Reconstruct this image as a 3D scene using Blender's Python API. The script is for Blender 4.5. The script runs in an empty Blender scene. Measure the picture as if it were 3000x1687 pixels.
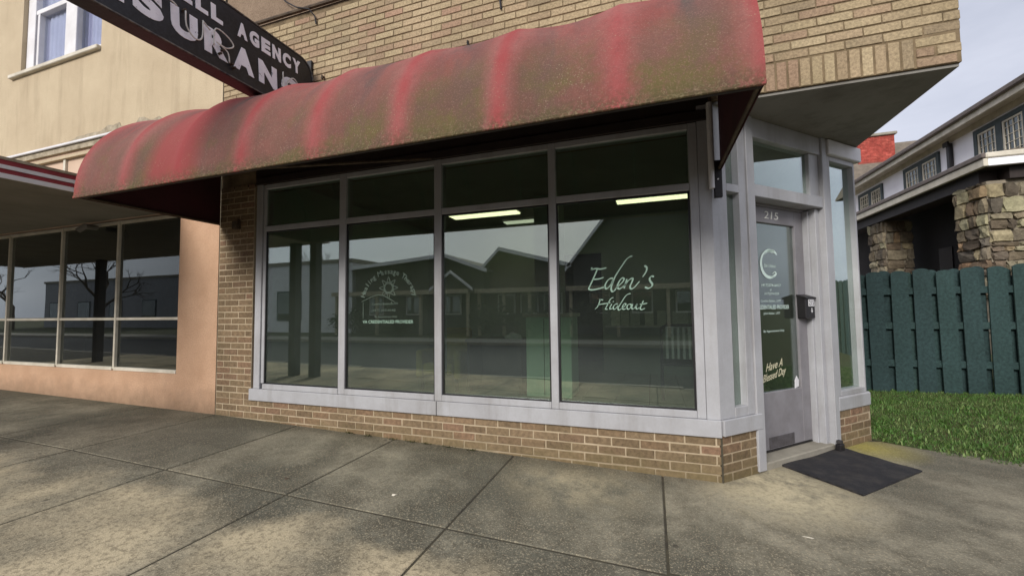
import bpy, bmesh, math, random
from mathutils import Vector, Matrix
random.seed(7)
S = bpy.context.scene
C = S.collection
PI = math.pi

# ------------------------------------------------------------------ camera
CAM = Vector((-0.4368, -3.2702, 1.242)); F_PX = 1199.44 / 3000.0
YAW, PITCH, ROLL = 0.328804, 0.052967, -0.012205
fwd = Vector((-math.sin(YAW) * math.cos(PITCH), math.cos(YAW) * math.cos(PITCH), math.sin(PITCH)))
rgt = Vector((math.cos(YAW), math.sin(YAW), 0)); upv = rgt.cross(fwd)
r2 = rgt * math.cos(ROLL) + upv * math.sin(ROLL); u2 = -rgt * math.sin(ROLL) + upv * math.cos(ROLL)
cd = bpy.data.cameras.new('camera'); co = bpy.data.objects.new('camera', cd); C.objects.link(co)
co.matrix_world = Matrix(((r2.x, u2.x, -fwd.x, CAM.x), (r2.y, u2.y, -fwd.y, CAM.y), (r2.z, u2.z, -fwd.z, CAM.z), (0, 0, 0, 1)))
cd.sensor_fit = 'HORIZONTAL'; cd.sensor_width = 36; cd.lens = 36 * F_PX
cd.clip_start = 0.05; cd.clip_end = 2000
S.camera = co

# ------------------------------------------------------------------ sky, sun, exposure
SUN_EL, SUN_AZ = math.radians(29), math.radians(193)      # azimuth clockwise from +Y: behind the camera, slightly left
w = bpy.data.worlds.new('World'); S.world = w; w.use_nodes = True
nt = w.node_tree; nt.nodes.clear()
out = nt.nodes.new('ShaderNodeOutputWorld'); bg = nt.nodes.new('ShaderNodeBackground')
sky = nt.nodes.new('ShaderNodeTexSky'); sky.sky_type = 'NISHITA'; sky.sun_disc = False
sky.sun_elevation = SUN_EL; sky.sun_rotation = SUN_AZ; sky.dust_density = 3.0; sky.ozone_density = 1.0
tc = nt.nodes.new('ShaderNodeTexCoord'); mp = nt.nodes.new('ShaderNodeMapping'); mp.inputs['Scale'].default_value = (1, 1, 3.2)
nz = nt.nodes.new('ShaderNodeTexNoise'); nz.inputs['Scale'].default_value = 2.3; nz.inputs['Detail'].default_value = 6; nz.inputs['Roughness'].default_value = .55
rp = nt.nodes.new('ShaderNodeValToRGB'); rp.color_ramp.elements[0].position = .32; rp.color_ramp.elements[1].position = .68
rp.color_ramp.elements[0].color = (5.6, 5.9, 7.0, 1); rp.color_ramp.elements[1].color = (8.0, 8.2, 9.3, 1)
mx = nt.nodes.new('ShaderNodeMixRGB'); mx.inputs[0].default_value = .86
nt.links.new(tc.outputs['Generated'], mp.inputs[0]); nt.links.new(mp.outputs[0], nz.inputs['Vector']); nt.links.new(nz.outputs['Fac'], rp.inputs[0])
nt.links.new(sky.outputs[0], mx.inputs[1]); nt.links.new(rp.outputs[0], mx.inputs[2]); nt.links.new(mx.outputs[0], bg.inputs[0])
bg.inputs[1].default_value = 0.074
nt.links.new(bg.outputs[0], out.inputs[0])
sl = bpy.data.lights.new('sun', 'SUN'); sl.energy = 2.4; sl.angle = math.radians(24); sl.color = (1, .97, .92)
so = bpy.data.objects.new('sun', sl); C.objects.link(so)
sd = Vector((math.sin(SUN_AZ) * math.cos(SUN_EL), math.cos(SUN_AZ) * math.cos(SUN_EL), math.sin(SUN_EL)))
so.rotation_euler = sd.to_track_quat('Z', 'Y').to_euler(); so.location = (0, -10, 20)
S.view_settings.view_transform = 'Standard'; S.view_settings.look = 'None'
S.view_settings.exposure = 0.55; S.view_settings.gamma = 1; S.view_settings.use_curve_mapping = False
S.render.resolution_x = 1024; S.render.resolution_y = 575

# ------------------------------------------------------------------ helpers
def lin(r, g, b):
    f = lambda c: (c / 255 / 12.92) if c / 255 <= .04045 else ((c / 255 + .055) / 1.055) ** 2.4
    return (f(r), f(g), f(b), 1)

def new_mat(name):
    m = bpy.data.materials.new(name); m.use_nodes = True
    n = m.node_tree; b = n.nodes['Principled BSDF']
    return m, n, b

def nd(n, kind, **kw):
    x = n.nodes.new(kind)
    for k, v in kw.items():
        if k.startswith('i_'): x.inputs[k[2:]].default_value = v
        else: setattr(x, k, v)
    return x

def noise(n, vec, scale, detail=4, rough=.6):
    x = nd(n, 'ShaderNodeTexNoise'); x.inputs['Scale'].default_value = scale; x.inputs['Detail'].default_value = detail; x.inputs['Roughness'].default_value = rough
    n.links.new(vec, x.inputs['Vector']); return x.outputs['Fac']

def ramp(n, fac, p0, c0, p1, c1, mid=None):
    x = nd(n, 'ShaderNodeValToRGB'); e = x.color_ramp.elements
    e[0].position = p0; e[0].color = c0; e[1].position = p1; e[1].color = c1
    if mid: q = e.new(mid[0]); q.color = mid[1]
    n.links.new(fac, x.inputs[0]); return x.outputs[0]

W1, B1 = (1, 1, 1, 1), (0, 0, 0, 1)
def mixc(n, fac, a, b, mode='MIX'):
    x = nd(n, 'ShaderNodeMixRGB', blend_type=mode)
    for i, v in ((0, fac), (1, a), (2, b)):
        if isinstance(v, (int, float)): x.inputs[i].default_value = v
        elif isinstance(v, tuple): x.inputs[i].default_value = v
        else: n.links.new(v, x.inputs[i])
    return x.outputs[0]

def mth(n, op, a, b=None, clamp=False):
    x = nd(n, 'ShaderNodeMath', operation=op, use_clamp=clamp)
    for i, v in ((0, a), (1, b)):
        if v is None: continue
        if isinstance(v, (int, float)): x.inputs[i].default_value = v
        else: n.links.new(v, x.inputs[i])
    return x.outputs[0]

def bump(n, b, h, strength, dist=.01):
    x = nd(n, 'ShaderNodeBump'); x.inputs['Strength'].default_value = strength; x.inputs['Distance'].default_value = dist
    n.links.new(h, x.inputs['Height']); n.links.new(x.outputs[0], b.inputs['Normal'])

def pos(n): return nd(n, 'ShaderNodeNewGeometry').outputs['Position']

MATS = {}
def pmat(name, c1, c2=None, scale=3, rough=.7, bs=.2, bscale=60, metal=0, spec=.4, fine=None, bd=.01):
    """blotchy two-tone procedural material over world position, with fine relief"""
    if name in MATS: return MATS[name]
    m, n, b = new_mat(name); p = pos(n)
    c2 = c2 or tuple(min(1, x * .78) for x in c1[:3]) + (1,)
    f = ramp(n, noise(n, p, scale, 6, .62), .35, B1, .68, W1)
    col = mixc(n, f, c1, c2)
    g = noise(n, p, bscale, 3, .7)
    if fine: col = mixc(n, mth(n, 'MULTIPLY', ramp(n, g, .45, B1, .7, W1), fine[1]), col, fine[0])
    n.links.new(col, b.inputs['Base Color'])
    b.inputs['Roughness'].default_value = rough; b.inputs['Metallic'].default_value = metal; b.inputs['Specular IOR Level'].default_value = spec
    if bs: bump(n, b, g, bs, bd)
    MATS[name] = m; return m

def rmat(name, cols, attr=False, nscale=30, bs=.5, rough=.85, spec=.2, stain=None, bd=.006):
    """per-piece random colour (object random, or a face attribute on joined pieces)"""
    m, n, b = new_mat(name); p = pos(n)
    if attr: r = nd(n, 'ShaderNodeAttribute', attribute_name='rnd').outputs['Fac']
    else: r = nd(n, 'ShaderNodeObjectInfo').outputs['Random']
    x = nd(n, 'ShaderNodeValToRGB'); e = x.color_ramp.elements
    e[0].position = 0; e[0].color = cols[0]; e[1].position = 1; e[1].color = cols[-1]
    for i, c in enumerate(cols[1:-1], 1): e.new(i / (len(cols) - 1)).color = c
    n.links.new(r, x.inputs[0])
    col = x.outputs[0]
    f = ramp(n, noise(n, p, nscale, 5, .7), .35, (.62, .6, .58, 1), .7, (1.22, 1.2, 1.15, 1))
    col = mixc(n, 1.0, col, f, 'MULTIPLY')
    big = ramp(n, noise(n, p, 1.3, 4), .4, (.84, .85, .82, 1), .65, (1.06, 1.05, 1.04, 1))
    col = mixc(n, 1.0, col, big, 'MULTIPLY')
    n.links.new(col, b.inputs['Base Color'])
    b.inputs['Roughness'].default_value = rough; b.inputs['Specular IOR Level'].default_value = spec
    if bs: bump(n, b, noise(n, p, nscale * 4, 4, .75), bs, bd)
    return m

WOFF = {}
def woff(o): return WOFF.get(o.name, Vector((0, 0, 0))) if o else Vector((0, 0, 0))

def tag(o, label=None, cat=None, group=None, kind=None):
    if label: o['label'] = label
    if cat: o['category'] = cat
    if group: o['group'] = group
    if kind: o['kind'] = kind
    return o

def thing(name, loc, label, cat, group=None):
    o = bpy.data.objects.new(name, None); C.objects.link(o); o.location = loc; o.empty_display_size = .1
    WOFF[o.name] = Vector(loc); return tag(o, label, cat, group)

def link(name, me, parent=None, origin=(0, 0, 0), rotz=0):
    o = bpy.data.objects.new(name, me); C.objects.link(o)
    o.parent = parent; o.location = Vector(origin) - woff(parent)
    if rotz: o.rotation_euler = (0, 0, rotz)
    WOFF[o.name] = Vector(origin); return o

class MB:
    def __init__(s): s.v = []; s.f = []; s.r = []
    def add(s, vs, fs, T=None, rnd=0.):
        k = len(s.v); s.v += [tuple(T @ Vector(v)) if T else tuple(v) for v in vs]
        s.f += [tuple(i + k for i in f) for f in fs]; s.r += [rnd] * len(fs); return s
    def box(s, x0, x1, y0, y1, z0, z1, T=None, rnd=0.):
        x0, x1 = min(x0, x1), max(x0, x1); y0, y1 = min(y0, y1), max(y0, y1); z0, z1 = min(z0, z1), max(z0, z1)
        return s.add([(x0, y0, z0), (x1, y0, z0), (x1, y1, z0), (x0, y1, z0), (x0, y0, z1), (x1, y0, z1), (x1, y1, z1), (x0, y1, z1)],
                     [(0, 3, 2, 1), (4, 5, 6, 7), (0, 1, 5, 4), (1, 2, 6, 5), (2, 3, 7, 6), (3, 0, 4, 7)], T, rnd)
    def cbox(s, x0, x1, y0, y1, z0, z1, c=.003, T=None, rnd=0.):
        """box with chamfered edges"""
        X, Y, Z = sorted((x0, x1)), sorted((y0, y1)), sorted((z0, z1))
        c = min(c, (X[1] - X[0]) * .45, (Y[1] - Y[0]) * .45, (Z[1] - Z[0]) * .45)
        bm = bmesh.new(); bmesh.ops.create_cube(bm, size=1)
        for v in bm.verts:
            v.co = Vector((X[v.co.x > 0], Y[v.co.y > 0], Z[v.co.z > 0]))
        bmesh.ops.bevel(bm, geom=bm.edges[:], offset=c, segments=1, affect='EDGES', profile=.5)
        bm.verts.index_update()
        vs = [v.co.copy() for v in bm.verts]; fs = [[v.index for v in f.verts] for f in bm.faces]; bm.free()
        return s.add(vs, fs, T, rnd)
    def prism(s, poly, ax, a0, a1, T=None, rnd=0.):
        """extrude a polygon (list of 2-D points) along axis ax: 0 -> (y,z), 1 -> (x,z), 2 -> (x,y)"""
        def P(p, a): return (a, p[0], p[1]) if ax == 0 else ((p[0], a, p[1]) if ax == 1 else (p[0], p[1], a))
        n = len(poly); vs = [P(p, a0) for p in poly] + [P(p, a1) for p in poly]
        fs = [tuple(range(n)), tuple(range(2 * n - 1, n - 1, -1))] + [(i, i + n, (i + 1) % n + n, (i + 1) % n) for i in range(n)]
        return s.add(vs, fs, T, rnd)
    def tube(s, pts, r, n=8, r1=None, rnd=0.):
        pts = [Vector(p) for p in pts]; k = len(pts); rings = []
        for i, p in enumerate(pts):
            d = (pts[min(i + 1, k - 1)] - pts[max(i - 1, 0)]).normalized()
            a = d.orthogonal().normalized() if i == 0 else (rings[-1][1] - d * rings[-1][1].dot(d)).normalized()
            b = d.cross(a); rr = r if r1 is None else r + (r1 - r) * i / (k - 1)
            rings.append(([p + (a * math.cos(t * 2 * PI / n) + b * math.sin(t * 2 * PI / n)) * rr for t in range(n)], a))
        vs = [v for q in rings for v in q[0]]
        fs = [(i * n + j, i * n + (j + 1) % n, (i + 1) * n + (j + 1) % n, (i + 1) * n + j) for i in range(k - 1) for j in range(n)]
        fs += [tuple(range(n - 1, -1, -1)), tuple((k - 1) * n + j for j in range(n))]
        return s.add(vs, fs, None, rnd)
    def mesh(s, name, m, smooth=False, fix=True):
        me = bpy.data.meshes.new(name); me.from_pydata(s.v, [], s.f)
        if fix:
            bm = bmesh.new(); bm.from_mesh(me); bmesh.ops.recalc_face_normals(bm, faces=bm.faces[:]); bm.to_mesh(me); bm.free()
        if any(s.r):
            a = me.attributes.new('rnd', 'FLOAT', 'FACE'); a.data.foreach_set('value', s.r)
        if smooth: me.polygons.foreach_set('use_smooth', [True] * len(me.polygons))
        me.materials.append(m); me.update(); return me
    def build(s, name, m, parent=None, smooth=False, fix=True):
        return link(name, s.mesh(name, m, smooth, fix), parent)

def project(p):
    q = Vector(p) - CAM; z = q.dot(fwd)
    if z < .1: return None
    return (512 + 1024 * F_PX * q.dot(r2) / z, 287.5 - 1024 * F_PX * q.dot(u2) / z)

def gz(x, y=0):
    return 0 if x > 0 else (-.026 * x if x > -5 else .13 + (-5 - x) * .012)

# 45-degree entry wall: s along it, d outward from it
T45 = Vector((.70711, .70711, 0)); N45 = Vector((.70711, -.70711, 0))
M45 = Matrix(((T45.x, -N45.x, 0, 0), (T45.y, -N45.y, 0, 0), (0, 0, 1, 0), (0, 0, 0, 1)))   # local x = s, local y = into the shop

# ---- lettering
def text_flat(body, size=1., shear=0., bold=0., space=1.):
    cu = bpy.data.curves.new('t', 'FONT'); cu.body = body; cu.size = size; cu.shear = shear; cu.offset = bold; cu.space_character = space; cu.resolution_u = 4
    o = bpy.data.objects.new('t', cu); C.objects.link(o)
    dg = bpy.context.evaluated_depsgraph_get(); dg.update()
    me = bpy.data.meshes.new_from_object(o.evaluated_get(dg))
    vs = [(v.co.x, v.co.y) for v in me.vertices]; fs = [tuple(p.vertices) for p in me.polygons]
    bpy.data.objects.remove(o); bpy.data.curves.remove(cu); bpy.data.meshes.remove(me)
    return vs, fs

def place_flat(mb, vs, fs, fn, thick=None):
    """put 2-D faces on a surface: fn(x, y, depth) -> world"""
    if thick is None: return mb.add([fn(x, y, 0) for x, y in vs], fs)
    n = len(vs); V = [fn(x, y, 0) for x, y in vs] + [fn(x, y, thick) for x, y in vs]
    cnt = {}
    for f in fs:
        for i in range(len(f)):
            e = (f[i], f[(i + 1) % len(f)]); cnt[e] = 1
    side = [(a, b, b + n, a + n) for (a, b) in cnt if (b, a) not in cnt]
    return mb.add(V, [tuple(f) for f in fs] + [tuple(i + n for i in reversed(f)) for f in fs] + side)

def fit_text(body, x0, x1, y0, y1, shear=0., bold=0., space=1.):
    vs, fs = text_flat(body, 1, shear, bold, space)
    a, b = min(v[0] for v in vs), max(v[0] for v in vs); c, d = min(v[1] for v in vs), max(v[1] for v in vs)
    return [(x0 + (v[0] - a) / (b - a) * (x1 - x0), y0 + (v[1] - c) / (d - c) * (y1 - y0)) for v in vs], fs

def stroke(pts, wmax, wmin=None, ang=math.radians(38), sub=6):
    """calligraphic ribbon along a smooth path"""
    wmin = wmin or wmax * .38
    P = [Vector((p[0], p[1])) for p in pts]; Q = []
    for i in range(len(P) - 1):
        p0, p1, p2, p3 = P[max(i - 1, 0)], P[i], P[i + 1], P[min(i + 2, len(P) - 1)]
        for k in range(sub):
            t = k / sub
            Q.append(.5 * ((2 * p1) + (p2 - p0) * t + (2 * p0 - 5 * p1 + 4 * p2 - p3) * t * t + (3 * p1 - p0 - 3 * p2 + p3) * t ** 3))
    Q.append(P[-1]); vs = []; fs = []
    for i, q in enumerate(Q):
        d = (Q[min(i + 1, len(Q) - 1)] - Q[max(i - 1, 0)]); d = d.normalized() if d.length > 1e-9 else Vector((1, 0))
        nrm = Vector((-d.y, d.x)); nib = abs(nrm.x * math.cos(ang) + nrm.y * math.sin(ang))
        wd = wmin + (wmax - wmin) * nib
        if i in (0, len(Q) - 1): wd *= .6
        vs += [tuple(q + nrm * wd / 2), tuple(q - nrm * wd / 2)]
    for i in range(len(Q) - 1): fs.append((2 * i, 2 * i + 1, 2 * i + 3, 2 * i + 2))
    return vs, fs

# ------------------------------------------------------------------ materials
TAN = [lin(170, 152, 124), lin(180, 163, 134), lin(174, 157, 129), lin(162, 143, 118), lin(184, 167, 138), lin(168, 143, 121), lin(176, 158, 130), lin(154, 138, 115), lin(170, 141, 121)]
OLV = [lin(126, 108, 86), lin(136, 117, 94), lin(118, 100, 80), lin(142, 122, 99), lin(132, 110, 88), lin(140, 112, 93), lin(122, 104, 84)]
m_bu, m_bus = rmat('tan_brick', TAN, nscale=55), rmat('tan_brick_joined', TAN, True, nscale=55)
m_bl, m_bls = rmat('brown_brick', OLV), rmat('brown_brick_joined', OLV, True)
m_mortd = pmat('raked_mortar', lin(132, 114, 88), lin(92, 78, 58), 6, .95, .4, 120)
m_mortl = pmat('cream_mortar', lin(182, 164, 138), lin(156, 140, 114), 5, .95, .4, 140)
m_alu = pmat('painted_aluminium', lin(172, 172, 175), lin(157, 156, 158), 3, .38, .06, 70, .0, .5, (lin(140, 136, 132), .18))
m_alu_d = pmat('door_paint', lin(134, 131, 134), lin(118, 114, 116), 5, .5, .08, 90)
m_bronze = pmat('dark_brown_metal', lin(52, 42, 38), lin(38, 31, 29), 6, .6, .1)
m_soff = pmat('soffit_board', lin(134, 131, 124), lin(116, 112, 106), 1.6, .9, .25, 90)
m_cream = pmat('cream_stucco', lin(198, 181, 152), lin(184, 166, 138), 1.7, .95, .7, 100, fine=(lin(158, 138, 112), .5))
m_pink = pmat('tan_stucco', lin(206, 168, 138), lin(190, 152, 122), 2.6, .95, .8, 80, fine=(lin(140, 110, 86), .55))
m_taupe = pmat('taupe_render', lin(142, 122, 102), lin(122, 102, 84), 5, .95, .8, 60, fine=(lin(96, 80, 64), .6))
m_white = pmat('white_paint', lin(222, 220, 222), lin(205, 202, 202), 3, .6, .1, 80)
m_offw = pmat('old_white_trim', lin(214, 206, 190), lin(184, 176, 158), 4, .7, .2, 60)
m_dark = pmat('unlit_dark', lin(40, 38, 38), lin(30, 28, 29), 1, .9, 0)  # for dark rooms, and the porch wall with its shade put into the colour
m_black = pmat('black_steel', lin(24, 22, 24), lin(34, 31, 32), 9, .45, .1)
m_red = pmat('red_stripe', lin(150, 54, 62), lin(122, 44, 50), 6, .6, .15, 50)
m_rust = pmat('rusty_pipe', lin(92, 78, 62), lin(56, 44, 36), 12, .8, .4, 70)
m_wgrey = pmat('weathered_trim', lin(176, 164, 142), lin(128, 116, 96), 9, .9, .5, 60)
m_sign = pmat('chipped_black_enamel', lin(22, 23, 29), lin(34, 36, 44), 7, .38, .15, 40, fine=(lin(86, 90, 100), .12))
def mat_rubber():
    m, n, b = new_mat('ribbed_rubber'); p = pos(n)
    mp = nd(n, 'ShaderNodeMapping'); mp.inputs['Rotation'].default_value = (0, 0, math.radians(-51)); n.links.new(p, mp.inputs[0])
    wv = nd(n, 'ShaderNodeTexWave'); wv.inputs['Scale'].default_value = 22; wv.inputs['Distortion'].default_value = .3; n.links.new(mp.outputs[0], wv.inputs['Vector'])
    dust_haze = mth(n, 'MULTIPLY', ramp(n, noise(n, p, 7, 6, .7), .45, B1, .72, W1), .5)
    col = mixc(n, dust_haze, mixc(n, wv.outputs['Fac'], lin(24, 23, 26), lin(36, 34, 38)), lin(78, 72, 66))
    n.links.new(col, b.inputs['Base Color']); b.inputs['Roughness'].default_value = .75
    bump(n, b, mth(n, 'ADD', wv.outputs['Fac'], mth(n, 'MULTIPLY', noise(n, p, 160, 2), .5)), .6, .006); return m
m_rubber = mat_rubber()

def splash(m, z0, z1, c, k):
    n = m.node_tree; b = n.nodes['Principled BSDF']; src = b.inputs['Base Color'].links[0].from_socket; p = pos(n)
    sx = nd(n, 'ShaderNodeSeparateXYZ'); n.links.new(p, sx.inputs[0]); r = nd(n, 'ShaderNodeMapRange'); r.inputs['From Min'].default_value = z1; r.inputs['From Max'].default_value = z0
    n.links.new(mth(n, 'ADD', sx.outputs['Z'], mth(n, 'MULTIPLY', mth(n, 'SUBTRACT', noise(n, p, 6, 5, .7), .5), .35)), r.inputs['Value'])
    n.links.new(mixc(n, mth(n, 'MULTIPLY', r.outputs[0], k), src, c), b.inputs['Base Color'])
splash(m_pink, .1, .42, lin(118, 98, 78), .8)
splash(m_mortl, -.02, .2, lin(112, 100, 74), .7); splash(m_bl, -.02, .2, lin(108, 98, 66), .6); splash(m_bls, -.02, .2, lin(108, 98, 66), .6)
def streaks(m, c, k):
    n = m.node_tree; b = n.nodes['Principled BSDF']; src = b.inputs['Base Color'].links[0].from_socket
    mp = nd(n, 'ShaderNodeMapping'); mp.inputs['Scale'].default_value = (2.6, 2.6, .3); n.links.new(pos(n), mp.inputs[0])
    n.links.new(mixc(n, mth(n, 'MULTIPLY', ramp(n, noise(n, mp.outputs[0], 1.6, 6, .7), .5, B1, .72, W1), k), src, c), b.inputs['Base Color'])
streaks(m_cream, lin(150, 132, 108), .5); streaks(m_soff, lin(84, 78, 68), .5); streaks(m_alu, lin(118, 112, 104), .5)
def glass_mat(name, tint, refl=1.0, dust_haze=.012, rough=0.0):
    m = bpy.data.materials.new(name); m.use_nodes = True; n = m.node_tree; n.nodes.clear()
    o = nd(n, 'ShaderNodeOutputMaterial'); mixs = nd(n, 'ShaderNodeMixShader')
    tr = nd(n, 'ShaderNodeBsdfTransparent'); tr.inputs[0].default_value = tint
    gl = nd(n, 'ShaderNodeBsdfGlossy'); gl.inputs['Roughness'].default_value = rough; gl.inputs[0].default_value = (.9, .97, .95, 1)
    geo = nd(n, 'ShaderNodeNewGeometry'); dp = nd(n, 'ShaderNodeVectorMath', operation='DOT_PRODUCT')   # Schlick, the same on both faces of the pane
    n.links.new(geo.outputs['Normal'], dp.inputs[0]); n.links.new(geo.outputs['Incoming'], dp.inputs[1])
    om = mth(n, 'SUBTRACT', 1.0, mth(n, 'ABSOLUTE', dp.outputs['Value']), True)
    fre = mth(n, 'ADD', mth(n, 'MULTIPLY', mth(n, 'POWER', om, 5.0), .96), .04)
    # panes are never perfectly flat
    p = pos(n); b = nd(n, 'ShaderNodeBump'); b.inputs['Strength'].default_value = .012; b.inputs['Distance'].default_value = .02
    n.links.new(noise(n, p, 1.6, 1, .4), b.inputs['Height']); n.links.new(b.outputs[0], gl.inputs['Normal'])
    f = mth(n, 'MULTIPLY', fre, refl, True)
    n.links.new(f, mixs.inputs[0]); n.links.new(tr.outputs[0], mixs.inputs[1]); n.links.new(gl.outputs[0], mixs.inputs[2])
    df = nd(n, 'ShaderNodeBsdfDiffuse'); df.inputs[0].default_value = (.62, .68, .64, 1); m2 = nd(n, 'ShaderNodeMixShader')  # thin dust film, put in as pale haze to lift the dark panes
    n.links.new(mth(n, 'MULTIPLY', ramp(n, noise(n, p, 2.2, 4), .3, (.5, .5, .5, 1), .7, W1), dust_haze), m2.inputs[0])
    n.links.new(mixs.outputs[0], m2.inputs[1]); n.links.new(df.outputs[0], m2.inputs[2]); n.links.new(m2.outputs[0], o.inputs[0]); return m
m_glass = glass_mat('green_tinted_glass', (.74, .815, .755, 1), 5.0, .022)
m_glassd = glass_mat('dark_glass', (.42, .42, .42, 1), 2.1)
m_glassw = glass_mat('clear_glass', (.8, .84, .82, 1), 2.6)
m_vinyl = pmat('pale_vinyl', lin(150, 178, 160), lin(136, 164, 148), 12, .6, 0)
m_vinyld = pmat('door_vinyl', lin(226, 244, 234), lin(206, 228, 216), 12, .6, 0)
m_vinylf = pmat('faded_vinyl', lin(98, 114, 102), lin(84, 98, 88), 14, .7, 0)
m_vinylc = pmat('cream_vinyl', lin(214, 206, 172), lin(196, 190, 160), 12, .6, 0)

def emit_mat(name, col, st):
    m = bpy.data.materials.new(name); m.use_nodes = True; n = m.node_tree; n.nodes.clear()
    o = nd(n, 'ShaderNodeOutputMaterial'); e = nd(n, 'ShaderNodeEmission'); e.inputs[0].default_value = col; e.inputs[1].default_value = st
    n.links.new(e.outputs[0], o.inputs[0]); return m
m_lamp = emit_mat('fluorescent_diffuser', (1, .93, .58, 1), 2.2)
m_lamp_dim = emit_mat('dim_fluorescent_diffuser', (1, .97, .75, 1), .7)

def concrete():
    m, n, b = new_mat('stained_concrete'); p = pos(n)
    sx = nd(n, 'ShaderNodeSeparateXYZ'); n.links.new(p, sx.inputs[0])
    big = noise(n, p, .9, 5, .6); med = noise(n, p, 4.5, 6, .65); fin = noise(n, p, 34, 4, .75); agg = noise(n, p, 95, 2, .8)
    col = mixc(n, ramp(n, big, .42, B1, .6, W1), lin(96, 94, 84), lin(142, 136, 120))
    col = mixc(n, mth(n, 'MULTIPLY', ramp(n, med, .42, B1, .62, W1), .62), col, lin(84, 80, 70))
    # rain-washed strip outside the awning's drip line, ragged edge, aggregate laid bare
    yy = mth(n, 'ADD', sx.outputs['Y'], mth(n, 'MULTIPLY', mth(n, 'SUBTRACT', noise(n, p, 1.4, 5, .6), .5), 1.1))
    x = nd(n, 'ShaderNodeMapRange'); x.inputs['From Min'].default_value = -1.58; x.inputs['From Max'].default_value = -1.38; x.inputs['To Min'].default_value = 1; x.inputs['To Max'].default_value = 0
    n.links.new(yy, x.inputs['Value']); drip = x.outputs[0]
    left = nd(n, 'ShaderNodeMapRange'); left.inputs['From Min'].default_value = .2; left.inputs['From Max'].default_value = -1.3; n.links.new(sx.outputs['X'], left.inputs['Value'])
    pale = mth(n, 'MULTIPLY', mth(n, 'MULTIPLY', drip, left.outputs[0]), ramp(n, noise(n, p, 1.7, 4), .36, (.25, .25, .25, 1), .6, W1))
    col = mixc(n, mth(n, 'MULTIPLY', pale, .85), col, lin(200, 184, 154))
    # pale worn patches near the wall and round the mat
    v = nd(n, 'ShaderNodeVectorMath', operation='DISTANCE'); n.links.new(p, v.inputs[0]); v.inputs[1].default_value = (.35, .0, 0)
    d1 = nd(n, 'ShaderNodeMapRange'); d1.inputs['From Min'].default_value = .62; d1.inputs['From Max'].default_value = .2; n.links.new(v.outputs['Value'], d1.inputs['Value'])
    col = mixc(n, mth(n, 'MULTIPLY', mth(n, 'MULTIPLY', d1.outputs[0], ramp(n, med, .3, B1, .55, W1)), .8), col, lin(202, 190, 160))
    v = nd(n, 'ShaderNodeVectorMath', operation='DISTANCE'); n.links.new(p, v.inputs[0]); v.inputs[1].default_value = (-1.0, -.32, 0)
    d1 = nd(n, 'ShaderNodeMapRange'); d1.inputs['From Min'].default_value = .6; d1.inputs['From Max'].default_value = .1; n.links.new(v.outputs['Value'], d1.inputs['Value'])
    col = mixc(n, mth(n, 'MULTIPLY', mth(n, 'MULTIPLY', d1.outputs[0], ramp(n, med, .36, B1, .6, W1)), .7), col, lin(190, 178, 150))
    # mossy yellow by the doorway corner
    v = nd(n, 'ShaderNodeVectorMath', operation='DISTANCE'); n.links.new(p, v.inputs[0]); v.inputs[1].default_value = (1.3, 1.2, 0)
    d1 = nd(n, 'ShaderNodeMapRange'); d1.inputs['From Min'].default_value = .45; d1.inputs['From Max'].default_value = .05; n.links.new(v.outputs['Value'], d1.inputs['Value'])
    col = mixc(n, mth(n, 'MULTIPLY', d1.outputs[0], .75), col, lin(158, 148, 70))
    # darker patch by the party wall
    v = nd(n, 'ShaderNodeVectorMath', operation='DISTANCE'); n.links.new(p, v.inputs[0]); v.inputs[1].default_value = (-4.6, -.45, .1)
    d1 = nd(n, 'ShaderNodeMapRange'); d1.inputs['From Min'].default_value = 1.3; d1.inputs['From Max'].default_value = .3; n.links.new(v.outputs['Value'], d1.inputs['Value'])
    col = mixc(n, mth(n, 'MULTIPLY', mth(n, 'MULTIPLY', d1.outputs[0], ramp(n, big, .3, (.4, .4, .4, 1), .6, W1)), .75), col, lin(92, 87, 78))
    # damp band along the foot of the shop wall
    dw = nd(n, 'ShaderNodeMapRange'); dw.inputs['From Min'].default_value = -.42; dw.inputs['From Max'].default_value = -.02
    n.links.new(mth(n, 'ADD', sx.outputs['Y'], mth(n, 'MULTIPLY', mth(n, 'SUBTRACT', noise(n, p, 2.3, 5, .65), .55), 1.0)), dw.inputs['Value'])
    nr = nd(n, 'ShaderNodeMapRange'); nr.inputs['From Min'].default_value = -.3; nr.inputs['From Max'].default_value = -.9; n.links.new(sx.outputs['X'], nr.inputs['Value'])
    col = mixc(n, mth(n, 'MULTIPLY', mth(n, 'MULTIPLY', dw.outputs[0], nr.outputs[0]), .6), col, lin(78, 76, 64))
    # aggregate: coarse near the street, fine by the wall
    st = nd(n, 'ShaderNodeMapRange'); st.inputs['From Min'].default_value = -.6; st.inputs['From Max'].default_value = -1.5; st.inputs['To Min'].default_value = .55; st.inputs['To Max'].default_value = .95; n.links.new(yy, st.inputs['Value'])
    k = mth(n, 'MULTIPLY', st.outputs[0], 1)
    col = mixc(n, mth(n, 'MULTIPLY', ramp(n, fin, .47, B1, .62, W1), mth(n, 'MULTIPLY', k, .55)), col, lin(76, 69, 58))
    col = mixc(n, mth(n, 'MULTIPLY', ramp(n, agg, .54, B1, .64, W1), mth(n, 'MULTIPLY', k, .6)), col, lin(196, 182, 156))
    r = nd(n, 'ShaderNodeObjectInfo').outputs['Random']
    col = mixc(n, 1.0, col, ramp(n, r, 0, (.86, .87, .85, 1), 1, (1.12, 1.1, 1.05, 1)), 'MULTIPLY')
    vg = nd(n, 'ShaderNodeTexVoronoi'); vg.inputs['Scale'].default_value = 2.6; n.links.new(p, vg.inputs['Vector'])
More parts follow.
